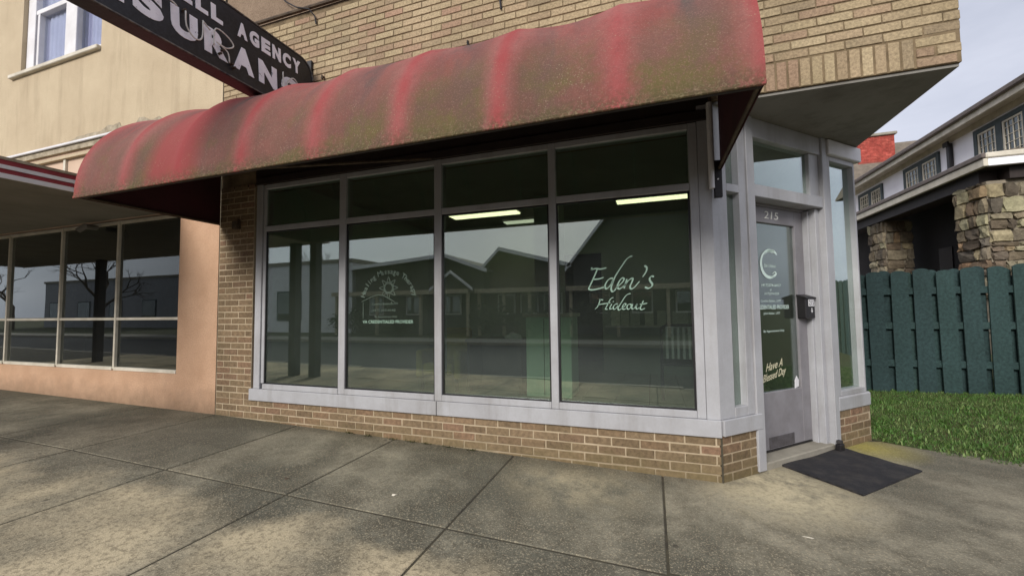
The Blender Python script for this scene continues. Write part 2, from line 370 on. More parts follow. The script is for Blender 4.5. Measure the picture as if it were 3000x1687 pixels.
    col = mixc(n, mth(n, 'MULTIPLY', ramp(n, vg.outputs['Distance'], .035, W1, .05, B1), .6), col, lin(58, 54, 48))
    n.links.new(col, b.inputs['Base Color']); b.inputs['Roughness'].default_value = .93; b.inputs['Specular IOR Level'].default_value = .2
    h = mth(n, 'ADD', mth(n, 'MULTIPLY', fin, .6), agg); bump(n, b, h, .55, .006); return m
m_conc = concrete()
m_joint = pmat('dirt_in_joints', lin(60, 55, 46), lin(78, 72, 56), 14, .95, .5, 80)
m_road = pmat('asphalt', lin(42, 41, 40), lin(50, 49, 47), 2, .9, .5, 90)
m_kerb = pmat('kerb_concrete', lin(150, 144, 130), lin(126, 120, 108), 4, .9, .4, 60)
m_soil = pmat('lawn_soil', lin(58, 70, 30), lin(74, 66, 40), 5, .95, .6, 40)

def awning_mat():
    m, n, b = new_mat('mossy_red_vinyl'); p = pos(n)
    sx = nd(n, 'ShaderNodeSeparateXYZ'); n.links.new(p, sx.inputs[0]); X, Z = sx.outputs['X'], sx.outputs['Z']
    t = mth(n, 'FRACT', mth(n, 'DIVIDE', mth(n, 'ADD', X, 5.03 + .6375 * 8), .6375))
    rib = mth(n, 'ABSOLUTE', mth(n, 'SUBTRACT', t, .5))                       # .5 at a rib, 0 mid-bay
    mp = nd(n, 'ShaderNodeMapping'); mp.inputs['Scale'].default_value = (1.0, 1, .42); n.links.new(p, mp.inputs[0])
    streak = noise(n, mp.outputs[0], 3.4, 5, .6); big = noise(n, p, 1.1, 4, .6); fin = noise(n, p, 40, 4, .7); tiny = noise(n, p, 130, 2, .6)
    col = mixc(n, ramp(n, streak, .35, B1, .65, W1), lin(142, 66, 66), lin(150, 92, 88))
    v1 = nd(n, 'ShaderNodeMapping'); v1.inputs['Scale'].default_value = (1.5, .5, .35); n.links.new(p, v1.inputs[0])
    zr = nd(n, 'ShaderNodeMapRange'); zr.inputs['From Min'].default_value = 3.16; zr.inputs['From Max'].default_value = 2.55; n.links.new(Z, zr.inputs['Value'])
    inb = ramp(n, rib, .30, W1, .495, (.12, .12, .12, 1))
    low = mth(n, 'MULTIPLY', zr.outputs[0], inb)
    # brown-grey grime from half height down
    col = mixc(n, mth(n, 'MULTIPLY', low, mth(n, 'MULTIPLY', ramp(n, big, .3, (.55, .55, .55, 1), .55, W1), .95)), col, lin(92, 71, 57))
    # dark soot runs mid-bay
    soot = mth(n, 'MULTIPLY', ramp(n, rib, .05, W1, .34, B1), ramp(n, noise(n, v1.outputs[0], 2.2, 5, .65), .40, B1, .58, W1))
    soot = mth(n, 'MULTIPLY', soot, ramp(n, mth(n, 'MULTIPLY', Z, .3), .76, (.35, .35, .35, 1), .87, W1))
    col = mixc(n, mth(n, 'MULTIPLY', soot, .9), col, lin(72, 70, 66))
    z2 = nd(n, 'ShaderNodeMapRange'); z2.inputs['From Min'].default_value = 2.80; z2.inputs['From Max'].default_value = 2.34; n.links.new(Z, z2.inputs['Value'])
    moss = mth(n, 'MULTIPLY', mth(n, 'MULTIPLY', z2.outputs[0], ramp(n, rib, .32, W1, .45, B1)), ramp(n, noise(n, p, 2.8, 5, .65), .45, B1, .60, W1))
    col = mixc(n, mth(n, 'MULTIPLY', moss, ramp(n, fin, .34, (.3, .3, .3, 1), .6, W1)), col, lin(94, 87, 46))
    col = mixc(n, mth(n, 'MULTIPLY', ramp(n, fin, .48, B1, .66, W1), .28), col, lin(88, 62, 58))
    col = mixc(n, mth(n, 'MULTIPLY', ramp(n, tiny, .54, B1, .68, W1), .2), col, lin(170, 130, 120))
    # cleaner red cloth over each rib
    rb = mth(n, 'MULTIPLY', ramp(n, rib, .405, B1, .48, W1), ramp(n, noise(n, p, 1.3, 3), .38, (.2, .2, .2, 1), .55, W1))
    col = mixc(n, mth(n, 'MULTIPLY', rb, .68), col, lin(140, 58, 58))
    # one cleaner red bay near the left end
    bay = nd(n, 'ShaderNodeMapRange'); bay.inputs['From Min'].default_value = .36; bay.inputs['From Max'].default_value = .2; n.links.new(mth(n, 'ABSOLUTE', mth(n, 'ADD', X, 3.86)), bay.inputs['Value'])
    col = mixc(n, mth(n, 'MULTIPLY', bay.outputs[0], .75), col, lin(140, 58, 58))
    # lichen spots
    vo = nd(n, 'ShaderNodeTexVoronoi'); vo.inputs['Scale'].default_value = 60; n.links.new(p, vo.inputs['Vector'])
    sp = mth(n, 'MULTIPLY', ramp(n, vo.outputs['Distance'], .12, W1, .26, B1), ramp(n, noise(n, p, 7, 4, .7), .5, B1, .6, W1))
    col = mixc(n, mth(n, 'MULTIPLY', sp, mth(n, 'ADD', mth(n, 'MULTIPLY', zr.outputs[0], .35), .08)), col, lin(160, 146, 118))
    z3 = nd(n, 'ShaderNodeMapRange'); z3.inputs['From Min'].default_value = 2.33; z3.inputs['From Max'].default_value = 2.22; n.links.new(Z, z3.inputs['Value'])
    col = mixc(n, mth(n, 'MULTIPLY', mth(n, 'MULTIPLY', z3.outputs[0], ramp(n, fin, .42, B1, .52, W1)), .75), col, lin(74, 66, 44))
    col = mixc(n, mth(n, 'MULTIPLY', mth(n, 'MULTIPLY', z3.outputs[0], ramp(n, noise(n, p, 60, 3, .7), .55, B1, .62, W1)), .45), col, lin(138, 126, 96))
    n.links.new(col, b.inputs['Base Color']); b.inputs['Roughness'].default_value = .82; b.inputs['Specular IOR Level'].default_value = .25
    bump(n, b, mth(n, 'ADD', fin, tiny), .3, .006); return m
m_awn = awning_mat()
m_awn_in = pmat('shaded_vinyl_inside', lin(72, 30, 34), lin(58, 26, 28), 3, .85, .15)  # the red vinyl seen from inside, its shade put into the colour

# ================================================================== SETTING: ground, street
gm = MB().box(-400, 400, -400, 400, -.6, -.42); tag(gm.build('ground', m_soil), kind='structure')
rd = MB().box(-300, 300, -11.5, -3.62, -.41, -.12); tag(rd.build('road', m_road), kind='structure')
kb = MB()
for i in range(-40, 16): kb.cbox(i * 2.0, i * 2.0 + 1.99, -3.62, -3.47, -.4, gz(i * 2.0 + 1) - .004 if i < 0 else -.004, .015)
tag(kb.build('kerb', m_kerb), kind='structure')
kb = MB()
for i in range(-40, 16): kb.cbox(i * 2.0, i * 2.0 + 1.99, -11.65, -11.5, -.4, .0, .015)
tag(kb.build('far_kerb', m_kerb), kind='structure')
fp = MB().box(-300, 300, -13.4, -11.652, -.4, -.006); tag(fp.build('far_pavement', m_kerb), kind='structure')
m_lawn_far = pmat('dry_lawn', lin(60, 66, 36), lin(74, 70, 44), 1.2, .95, .5, 20)
fl = MB().box(-300, 300, -60, -13.402, -.4, -.03); tag(fl.build('far_lawn', m_lawn_far), kind='structure')

# sidewalk: a bed with a slab for each bay
sb = MB()
sb.add([(-30, -3.47, gz(-30) - .005), (-5, -3.47, .125), (0, -3.47, -.005), (14, -3.47, -.005), (-30, .3, gz(-30) - .005), (-5, .3, .125), (0, .3, -.005), (14, .3, -.005),
        (0, 1.7, -.005), (2.9, 1.7, -.005), (2.9, .3, -.005)],
       [(0, 1, 5, 4), (1, 2, 6, 5), (2, 3, 7, 6), (6, 10, 9, 8)])
walk = sb.build('sidewalk', m_joint, fix=False); tag(walk, kind='structure')
def slab(poly):
    mb = MB(); n = len(poly)
    cx = sum(p[0] for p in poly) / n; cy = sum(p[1] for p in poly) / n
    ins = [(p[0] + (cx - p[0]) * .005 / max(.3, abs(cx - p[0]) + .001) * (abs(cx - p[0]) > .01), p[1] + (cy - p[1]) * .005 / max(.3, abs(cy - p[1]) + .001)) for p in poly]
    vs = [(p[0], p[1], gz(p[0]) - .15) for p in poly] + [(p[0], p[1], gz(p[0]) - .003) for p in poly] + [(p[0], p[1], gz(p[0])) for p in ins]
    fs = [tuple(range(2 * n, 3 * n))]
    for k in (0, n): fs += [(k + i, k + (i + 1) % n, k + n + (i + 1) % n, k + n + i) for i in range(n)]
    mb.add(vs, fs); return mb.build('slab', m_conc, walk)
XJ = [-.4 - 1.153 * k for k in range(0, 12)]
g = .007
for i in range(len(XJ) - 1):
    a, b = XJ[i + 1], XJ[i]
    j = .02 * math.sin(i * 7.3)
    for (y0, y1) in ((-1.185, .2), (-2.4, -1.185), (-3.47, -2.4)):
        if a < -5 < b and abs(a + 5) > .05 and abs(b + 5) > .05: pass
        slab([(a + g, y0 + .008), (b - g, y0 + .008), (b - g, y1 - .008), (a + g, y1 - .008)])
slab([(-.4 + g, -1.185 + g), (.0, -1.185 + g), (.0, .2), (-.4 + g, .2)]) if False else None
slab([(-.4 + g, -1.16), (1.3, -1.16), (2.6, -1.16), (2.6, .92), (2.36, 1.06), (2.07, 1.17), (1.74, 1.27), (1.5, 1.42), (1.2, 1.35), (.0, .2), (-.4 + g, .2)])
slab([(-.4 + g, -2.4 + g), (2.6, -2.4 + g), (2.6, -1.16 - .02), (-.4 + g, -1.16 - .02)])
slab([(-.4 + g, -3.47 + g), (2.6, -3.47 + g), (2.6, -2.4 - g), (-.4 + g, -2.4 - g)])
slab([(2.61, -3.47), (8, -3.47), (8, .35), (5, .5), (3.4, .72), (2.61, .92)])

# lawn
def lz(x, y): return max(-.01, .0 + (y - 1.1) * .035 + max(0, (x - 2)) * .02)
lm = MB(); nx, ny = 24, 40
xs = [1.46 + i * .6 for i in range(nx)]; ys = [.3 + j * .5 for j in range(ny)]
def edge_y(x): return 1.45 if x < 1.5 else (1.45 - (x - 1.5) * .72 + (x - 1.5) ** 2 * .13 if x < 4.2 else .45)
for j in range(ny):
    for x in xs:
        y = max(ys[j], edge_y(x)) if ys[j] < 3 else ys[j]
        lm.v.append((x, y, lz(x, y) - .012))
lm.f = [(j * nx + i, j * nx + i + 1, (j + 1) * nx + i + 1, (j + 1) * nx + i) for j in range(ny - 1) for i in range(nx - 1)]
lm.r = [0] * len(lm.f)
tag(lm.build('lawn', m_soil, fix=False), kind='structure')
def grass_mat():
    m, n, b = new_mat('grass_blades'); p = pos(n)
    r = nd(n, 'ShaderNodeAttribute', attribute_name='rnd').outputs['Fac']
    col = ramp(n, r, 0, lin(56, 84, 38), 1, lin(124, 138, 84), (.55, lin(76, 104, 48)))
    col = mixc(n, ramp(n, noise(n, p, 3.1, 4), .45, B1, .7, W1), col, lin(66, 102, 38))
    n.links.new(col, b.inputs['Base Color']); b.inputs['Roughness'].default_value = .6; b.inputs['Specular IOR Level'].default_value = .25; return m
m_grass = grass_mat()
rg = random.Random(3); gb = MB()
def blade(x, y, z, h, wd, lean, a):
    dx, dy = math.cos(a), math.sin(a); lx, ly = math.cos(a + 1.3) * lean, math.sin(a + 1.3) * lean
    gb.v += [(x - dx * wd, y - dy * wd, z), (x + dx * wd, y + dy * wd, z), (x + lx * .45 + dx * wd * .7, y + ly * .45 + dy * wd * .7, z + h * .62), (x + lx * .45 - dx * wd * .7, y + ly * .45 - dy * wd * .7, z + h * .62), (x + lx, y + ly, z + h)]
    k = len(gb.v) - 5; gb.f += [(k, k + 1, k + 2, k + 3), (k + 3, k + 2, k + 4)]; q = .02 + rg.random() * .98; gb.r += [q, q]
cnt = 0
while cnt < 90000:
    x = 1.47 + rg.random() ** 1.15 * 4.2; y = .5 + rg.random() * 4.2
    if y < edge_y(x) - .02 + .05 * math.sin(x * 9) + .03 * math.sin(x * 23): continue
    cl = .5 + .5 * math.sin(x * 5.1 + math.sin(y * 4.3) * 2) * math.sin(y * 6.7 + x)
    h = .012 + .022 * rg.random() * (.5 + cl); a = rg.random() * 2 * PI
    blade(x, y, lz(x, y) - .014, h, .0016 + .0018 * rg.random(), h * (.3 + .8 * rg.random()), a); cnt += 1
for i in range(420):                                              # broad clover and plantain leaves
    x = 1.5 + rg.random() * 3; y = edge_y(x) + rg.random() ** 1.6 * 2.2
    for k in range(4): blade(x + rg.gauss(0, .02), y + rg.gauss(0, .02), lz(x, y) - .01, .03 + .02 * rg.random(), .008, .03, rg.random() * 6.3)
tag(gb.build('lawn_grass', m_grass, fix=False), 'short green lawn grass in front of the dark green fence', 'grass', kind='stuff')

# ================================================================== BRICK SHOP
shop = thing('brick_shop', (0, 0, 0), 'tan brick corner shop with silver framed windows and canted glass entry', 'shop')
LB, HB, JB = .1978, .0567, .0102; ML, MH = LB + JB, HB + JB
BR = []          # (local matrix, length, height, upper?)
def T_fac(x, z): return Matrix.Translation((x, 0, z))
def T_cant(s, z): return M45 @ Matrix.Translation((s, 0, z))
def course(x0, x1, z, row, T, up, h=HB):
    x = x0 - (ML / 2 if row % 2 else 0)
    while x < x1 - .012:
        a, b = max(x, x0), min(x + LB, x1)
        if b - a > .025: BR.append((T(a, z), b - a, h, up))
        x += ML
# upper wall, above the awning and on the overhang
Z_SOF = 2.76
ztop = 4.425; zsold = Z_SOF + .205
r = 0; z = zsold + .006
while z + HB < ztop:
    if z < 3.16: course(.02 + (r % 2) * 0, 1.45, z, r, T_fac, True)
    else: course(-5.02, 1.45, z, r, T_fac, True)
    z += MH; r += 1
x = .02
while x < 1.2:                                                    # soldier course over the entry
    BR.append((T_fac(x, Z_SOF + .003) , .0605, .196, True)); x += .0707
for k in range(3): course(x + .002, 1.45, Z_SOF + .003 + k * MH, k, T_fac, True)
nup = len(BR)
# base wall under the shop window, the left pier, the return and the right-hand base
for k in range(0, 6): course(-5.02, 0 - .0, .318 - MH * (k + 1) + JB, k, T_fac, False)
k = 0; z = .318 + JB * .0
while z < 2.62: course(-5.02, -4.512, z + .004, k, T_fac, False); z += MH; k += 1
for k in range(0, 5): course(.012, .43, .324 - MH * (k + 1) + JB, k + 1, T_cant, False)
for k in range(0, 5): course(1.515, 2.055, .318 - MH * (k + 1) + JB, k, T_cant, False)
BR = [b for b in BR if (b[0].translation.z + b[2]) > gz(b[0].translation.x) + .004]
cache = {}
def brick_mesh(L, H, up):
    key = (round(L, 2), round(H, 3), up)
    if key not in cache:
        mb = MB(); mb.cbox(0, key[0] if abs(L - key[0]) < .004 else L, 0, .05, 0, H, .0035)
        rr = random.Random(len(cache))
        mb.v = [(v[0] + rr.uniform(-.0012, .0012), v[1] + rr.uniform(-.0015, .0015), v[2] + rr.uniform(-.001, .001)) for v in mb.v]
        cache[key] = mb.mesh('brick', m_bu if up else m_bl)
    return cache[key]
def area(b):
    M, L, H, up = b
    q = [project(M @ Vector(c)) for c in ((0, 0, 0), (L, 0, 0), (L, 0, H), (0, 0, H))]
    if any(p is None for p in q): return 0
    cx = sum(p[0] for p in q) / 4; cy = sum(p[1] for p in q) / 4
    if not (0 < cx < 1024 and 0 < cy < 575): return 0
    t = M.translation
    if up and t.x < .0 and t.z < 3.5: return 0               # behind the awning
    if not up and t.x < -4.5 and t.z > 2.1: return 0
    return abs(sum(q[i][0] * q[(i + 1) % 4][1] - q[(i + 1) % 4][0] * q[i][1] for i in range(4))) / 2
BR.sort(key=area, reverse=True)
# walls behind the bricks (mortar shows in the joints)
def wallbox(name, m, *boxes, T=None, parent=None):
    mb = MB()
    for q in boxes: mb.box(*q, T=T)
    return mb.build(name, m, parent or shop)
up_wall = wallbox('upper_wall', m_mortd, (-5.025, 1.447, .0055, .25, Z_SOF + .002, ztop + .01), (-5.025, .015, .012, .25, 2.62, Z_SOF + .002))
lo_wall = wallbox('base_wall', m_mortl, (-5.025, -.012, .0025, .12, -.1, .316))
pier = wallbox('pier', m_mortl, (-5.025, -4.508, .0025, .12, .317, 2.62))
ret = wallbox('return_wall', m_mortl, (.01, .432, .0025, .1, -.1, .322), T=M45)
ret2 = wallbox('return_wall', m_mortl, (1.513, 2.057, .0025, .2, -.1, .316), T=M45)
MB().box(-.005, .008, -.0015, .02, .0, .318).build('corner_joint', m_joint, shop)
rb = random.Random(5)
for i, b in enumerate(BR[:300]):
    M, L, H, up = b
    p = M.translation; ang = math.atan2(M[1][0], M[0][0])
    par = up_wall if up else ((ret if p.x < .8 else ret2) if ang > .1 else (pier if p.z > .316 else lo_wall))
    o = link('brick', brick_mesh(L, H, up), par, (p.x + 0, p.y + rb.uniform(-.002, .001), p.z), ang)
ju, jl = MB(), MB()
for M, L, H, up in BR[300:]:
    T = M @ Matrix.Translation((0, rb.uniform(-.002, .001), 0))
    (ju if up else jl).cbox(0, L, 0, .05, 0, H, .0035, T=T, rnd=.01 + .99 * rb.random())
tag(ju.build('tan_brickwork', m_bus, shop), kind='stuff')
tag(jl.build('brown_brickwork', m_bls, shop), kind='stuff')

# parapet above the brick, roof, side and rear walls
wallbox('parapet', m_taupe, (-5.025, 1.447, .02, .25, ztop + .012, 5.3))
wallbox('side_wall', m_bu, (1.2, 1.448, 1.5, 6.2, -.2, Z_SOF), (1.2, 1.448, .252, 6.2, Z_SOF + .003, 5.3))
wallbox('rear_wall', m_taupe, (-5.02, 1.2, 6.0, 6.2, -.2, 5.2))
wallbox('roof', m_taupe, (-5.02, 1.2, .252, 6.0, 5.0, 5.2))
sof = MB().prism([(.02, .02), (1.44, .02), (1.44, 1.52), (1.40, 1.52), (-.02, .10)], 2, Z_SOF - .02, Z_SOF)
sof.build('soffit', m_soff, shop)

# ---- shop window in four bays
XS = [(-4.339, -3.363), (-3.280, -2.296), (-2.220, -1.227), (-1.162, -.151)]
ZB, ZT, ZU0, ZU1 = .496, 2.112, 2.168, 2.572
MB().cbox(-4.512, .004, -.022, .1, .320, .442, .004).build('sill', m_alu, shop)
MB().box(-2.268, -2.262, -.0235, -.02, .322, .441).build('sill_joint', m_black, shop)
def frame_bar(name, x0, x1, z0, z1, y0=-.004, y1=.1, par=None, m=None): return MB().cbox(x0, x1, y0, y1, z0, z1, .004).build(name, m or m_alu, par or shop)
frame_bar('jamb', -4.470, -4.385, .443, 2.64)
frame_bar('jamb', -4.383, -4.341, .4995, 2.62, .01, .1)
edges = [(-3.361, -3.282), (-2.294, -2.222), (-1.225, -1.164)]
for a, b in edges: frame_bar('mullion', a, b, .443, 2.62)
frame_bar('mullion', -.149, -.088, .443, 2.62)
frame_bar('header', -4.47, -.002, 2.622, 2.70, -.02, .1, m=m_bronze)
frame_bar('fascia', -4.50, .0, 2.702, 3.3, .002, .011, m=m_bronze)  # dark sheet put over the wall behind the awning, shade put into its colour
wins = []
for i, (a, b) in enumerate(XS):
    f = MB()
    f.cbox(a - .0015, b + .0015, -.008, .1, .4435, ZB, .004); f.cbox(a - .0015, b + .0015, -.002, .1, ZT, ZU0, .004); f.cbox(a - .0015, b + .0015, -.002, .1, ZU1, 2.62, .004)
    f.box(a - .001, a + .008, .03, .06, ZB, ZT); f.box(b - .008, b + .001, .03, .06, ZB, ZT)
    wf = f.build('window', m_alu, shop); wins.append(wf)
    MB().box(a + .001, b - .001, .022, .029, ZB + .001, ZT - .001).build('pane', m_glass, wf)
    MB().box(a + .001, b - .001, .022, .029, ZU0 + .001, ZU1 - .001).build('pane', m_glass, wf)
    g2 = MB(); g2.box(a, a + .012, .012, .0215, ZB, ZT); g2.box(b - .012, b, .012, .0215, ZB, ZT); g2.box(a + .012, b - .012, .012, .0215, ZB, ZB + .012); g2.box(a + .012, b - .012, .012, .0215, ZT - .012, ZT)
    g2.build('gasket', m_black, wf)

# corner post: a five-sided aluminium column wrapping the corner
cp = MB().prism([(-.086, -.003), (.0, -.003), (.0 + .155 * .707 + .002, .155 * .707 - .002), (.05, .18), (-.086, .12)], 2, .4435, 2.74)
cp.build('corner_post', m_alu, shop)
lit_strip = MB().tube([(.0, -.03, 2.10), (.0, -.03, 2.52)], .022, 12); lit_strip.tube([(.0, -.03, 2.522), (.0, -.03, 2.735)], .022, 12)
lit_strip.build('lit_corner_strip', m_white, shop, smooth=False)  # white tube added to stand in for the lit outer edge of the post
# canted side: sill, sidelight, door frame, transom
MB().cbox(.012, .445, -.022, .1, .326, .440, .004, T=M45).build('sill', m_alu, shop)
sw = MB().cbox(.158, .30, -.006, .09, .441, .512, .003, T=M45).build('sidelight_window', m_alu, shop)
MB().cbox(.158, .30, -.004, .09, 2.11, 2.17, .003, T=M45).build('crossbar', m_alu, sw); MB().cbox(.158, .30, -.004, .09, 2.60, 2.74, .003, T=M45).build('head', m_alu, sw)
MB().box(.158, .30, .05, .056, .513, 2.109, T=M45).build('pane', m_glass, sw)
MB().box(.158, .30, .05, .056, 2.171, 2.599, T=M45).build('pane', m_glass, sw)
MB().cbox(.302, .385, -.004, .10, .442, 2.74, .003, T=M45).build('mullion', m_alu, shop)
MB().cbox(.388, .478, -.016, .20, .012, 2.74, .004, T=M45).build('door_post', m_alu, shop)
MB().cbox(1.442, 1.512, -.016, .12, .012, 2.74, .004, T=M45).build('door_post', m_alu, shop)
MB().cbox(1.384, 1.44, .035, .2, .02, 2.105, .004, T=M45).build('door_jamb', m_alu, shop)
MB().cbox(1.36, 1.383, .085, .2, .02, 2.09, .003, T=M45).build('door_jamb', m_alu, shop)
MB().cbox(.48, 1.44, -.006, .12, 2.107, 2.205, .004, T=M45).build('transom_bar', m_alu, shop)
MB().cbox(.48, 1.384, .122, .2, 2.085, 2.15, .003, T=M45).build('door_head', m_alu_d, shop)
f = MB(); f.cbox(.48, 1.44, .0, .1, 2.585, 2.74, .003, T=M45); f.cbox(1.30, 1.44, .02, .1, 2.207, 2.584, .003, T=M45); f.box(.48, .495, .02, .09, 2.207, 2.584, T=M45)
tw = f.build('transom_window', m_alu, shop); MB().box(.496, 1.299, .05, .056, 2.206, 2.586, T=M45).build('pane', m_glass, tw)
MB().cbox(.44, 1.5, .0, .22, -.05, .055, .008, T=M45).build('threshold', m_kerb, shop)
# door leaf
O0, O1, DZ0, DZ1 = .482, 1.358, .075, 2.083
dl = MB(); dl.cbox(O0, O0 + .10, .13, .175, DZ0, DZ1, .003, T=M45); dl.cbox(O1 - .125, O1, .13, .175, DZ0, DZ1, .003, T=M45)
dl.cbox(O0 + .1005, O1 - .1255, .13, .175, DZ0, .535, .003, T=M45); dl.cbox(O0 + .1005, O1 - .1255, .13, .175, 1.95, DZ1, .003, T=M45)
door = dl.build('door', m_alu_d, shop)
MB().box(O0 + .1005, O1 - .126, .150, .156, .536, 1.949, T=M45).build('pane', m_glassw, door)
MB().cbox(.745, 1.085, .124, .1295, .085, .175, .002, T=M45).build('kick_plate', pmat('worn_kick_plate', lin(86, 82, 84), lin(66, 62, 62), 20, .5, .2), door)
h = MB(); h.tube([M45 @ Vector((.535, .125, 1.02)), M45 @ Vector((.535, .06, 1.02)), M45 @ Vector((.535, .06, 1.32)), M45 @ Vector((.535, .125, 1.32))], .012); h.build('handle', m_alu, door)
MB().cbox(.49, 1.35, .126, .1295, .062, .074, .001, T=M45).build('door_sweep', m_black, door)
tg = MB().prism([(1.16, .535), (1.215, .545), (1.218, .60), (1.19, .635), (1.165, .60)], 1, .144, .148, T=M45); tg.build('hanging_tag', m_white, door)
# right-hand pane of the entry
MB().cbox(1.514, 2.06, -.012, .2, .318, .445, .012, T=M45).build('sill', m_alu, shop)
f = MB(); f.cbox(1.513, 1.585, .0, .1, .446, 2.66, .003, T=M45); f.cbox(1.985, 2.01, .0, .1, .446, 2.60, .003, T=M45); f.cbox(1.586, 1.984, .0, .1, .446, .49, .003, T=M45); f.cbox(1.586, 1.984, .0, .1, 2.555, 2.60, .003, T=M45)
rw = f.build('side_window', m_alu, shop); MB().box(1.586, 1.984, .045, .051, .491, 2.554, T=M45).build('pane', m_glass, rw)
MB().cbox(1.52, 2.075, -.035, .12, 2.602, 2.735, .006, T=M45).build('window_cap', m_white, shop)

# ---- lettering on the glass
def on_glass(x, y, d=0): return (x, .0205 - d, y)
def on_door(x, y, d=0): return tuple(M45 @ Vector((x, .1485 - d, y)))
def q_eden(x, y): return (.0008695052 * x - 1.67818e-05 * y - 1.1058233 - 6.464e-08 * x * x - 7.526e-09 * x * y, -5.63236e-05 * x - .00085981656 * y + 1.81034036 + 2.199e-09 * x * x + 6.719e-08 * x * y)
EDEN = [[(258, 292), (300, 278), (350, 282), (405, 270)], [(268, 266), (262, 295)],
        [(318, 285), (295, 340), (275, 385), (250, 440), (238, 468), (262, 479), (310, 473), (350, 463), (392, 450)], [(280, 380), (330, 376), (365, 366), (378, 360)],
        [(470, 370), (440, 372), (410, 400), (392, 440), (402, 468), (425, 455), (450, 425), (468, 385)],
        [(652, 158), (622, 168), (592, 193), (560, 240), (520, 300), (490, 350), (465, 410), (450, 462), (460, 494), (480, 488), (496, 464)],
        [(496, 464), (530, 432), (562, 400), (572, 374), (552, 368), (526, 400), (510, 440), (520, 468), (545, 462), (578, 435)],
        [(600, 375), (586, 420), (572, 466)], [(578, 440), (610, 395), (640, 372), (656, 376), (645, 410), (630, 445), (640, 470), (670, 455), (700, 420), (720, 398)],
        [(765, 250), (786, 264), (787, 290), (771, 325), (748, 356)],
        [(857, 354), (832, 350), (815, 373), (824, 400), (841, 425), (831, 450), (802, 464), (770, 452)]]
HIDE = [[(350, 565), (337, 600), (319, 640), (296, 661)], [(336, 570), (375, 574)], [(472, 551), (447, 563), (425, 600), (405, 640), (396, 658), (416, 663)], [(325, 621), (360, 613), (410, 606), (444, 600)],
        [(457, 612), (441, 640), (439, 660), (462, 653)], [(468, 588), (473, 592)],
        [(512, 610), (490, 615), (470, 640), (476, 662), (500, 650), (516, 624)], [(637, 514), (606, 521), (581, 545), (555, 585), (530, 625), (515, 655), (526, 669), (547, 655)],
        [(547, 655), (575, 635), (591, 615), (576, 609), (560, 630), (558, 655), (576, 662), (602, 645)], [(625, 612), (605, 625), (600, 650), (615, 662), (635, 645), (641, 620), (625, 612)],
        [(657, 612), (646, 640), (651, 660), (676, 645), (696, 612), (686, 645), (696, 660), (718, 645)], [(757, 580), (737, 625), (726, 655), (741, 665), (772, 652)], [(722, 615), (760, 611), (792, 604)]]
mb = MB()
for st in EDEN:
    vs, fs = stroke([q_eden(*p) for p in st], .0155); place_flat(mb, vs, fs, on_glass)
mb.build('script_lettering', m_vinyl, wins[3], fix=False); mb = MB()
for st in HIDE:
    vs, fs = stroke([q_eden(*p) for p in st], .0105); place_flat(mb, vs, fs, on_glass)
mb.build('script_lettering', m_vinyl, wins[3], fix=False)
mb = MB()
vs, fs = fit_text('VA CREDENTIALED PROVIDER', -3.09, -2.527, 1.128, 1.158, 0, .012); place_flat(mb, vs, fs, on_glass)
mb.build('lettering', m_vinyl, wins[1], fix=False); mb = MB()
arc = 'Healing Massage Therapy'; cx, cz, R = -2.797, 1.305, .292
for i, ch in enumerate(arc):
    if ch == ' ':
        mb.build('lettering', m_vinylf, wins[1], fix=False); mb = MB(); continue
    a = PI - .30 - (PI - .6) * i / (len(arc) - 1)
    vs, fs = text_flat(ch, .068, 0, .0012); wv = max(v[0] for v in vs)
    ux, uz = math.sin(a), -math.cos(a)
    vs = [(cx + R * math.cos(a) * .96 + (x - wv / 2) * ux + y * math.cos(a), cz + R * math.sin(a) + (x - wv / 2) * uz + y * math.sin(a)) for x, y in vs]
    place_flat(mb, vs, fs, on_glass)
mb.build('lettering', m_vinylf, wins[1], fix=False); mb = MB()
circ = lambda x, z, r, n=20, a0=0, a1=2 * PI: [(x + r * math.cos(a0 + (a1 - a0) * i / n), z + r * math.sin(a0 + (a1 - a0) * i / n)) for i in range(n + 1)]
sc = (-2.796, 1.463)
L = [circ(*sc, .042), circ(*sc, .052)]
for k in range(8):
    a = k * PI / 4; e = lambda t, r: (sc[0] + r * math.cos(a + t), sc[1] + r * math.sin(a + t))
    L.append([e(-.36, .055), e(-.1, .085), e(0, .103), e(.1, .085), e(.36, .055)])
L += [[(-3.11, 1.335), (-2.905, 1.399), (-2.725, 1.328)], [(-3.085, 1.335), (-3.085, 1.172)], [(-2.765, 1.335), (-2.765, 1.30)]]
for st in L:
    vs, fs = stroke(st, .0055, .004, sub=3); place_flat(mb, vs, fs, on_glass)
for t, x0, x1, z0, z1 in (('Cynthia Babler LMT', -2.985, -2.69, 1.297, 1.322), ('(417) 310-4142', -2.985, -2.72, 1.235, 1.262), ('By Appointment Only', -2.95, -2.70, 1.178, 1.200)):
    vs, fs = fit_text(t, x0, x1, z0, z1); place_flat(mb, vs, fs, on_glass)
mb.build('emblem', m_vinylf, wins[1], fix=False)
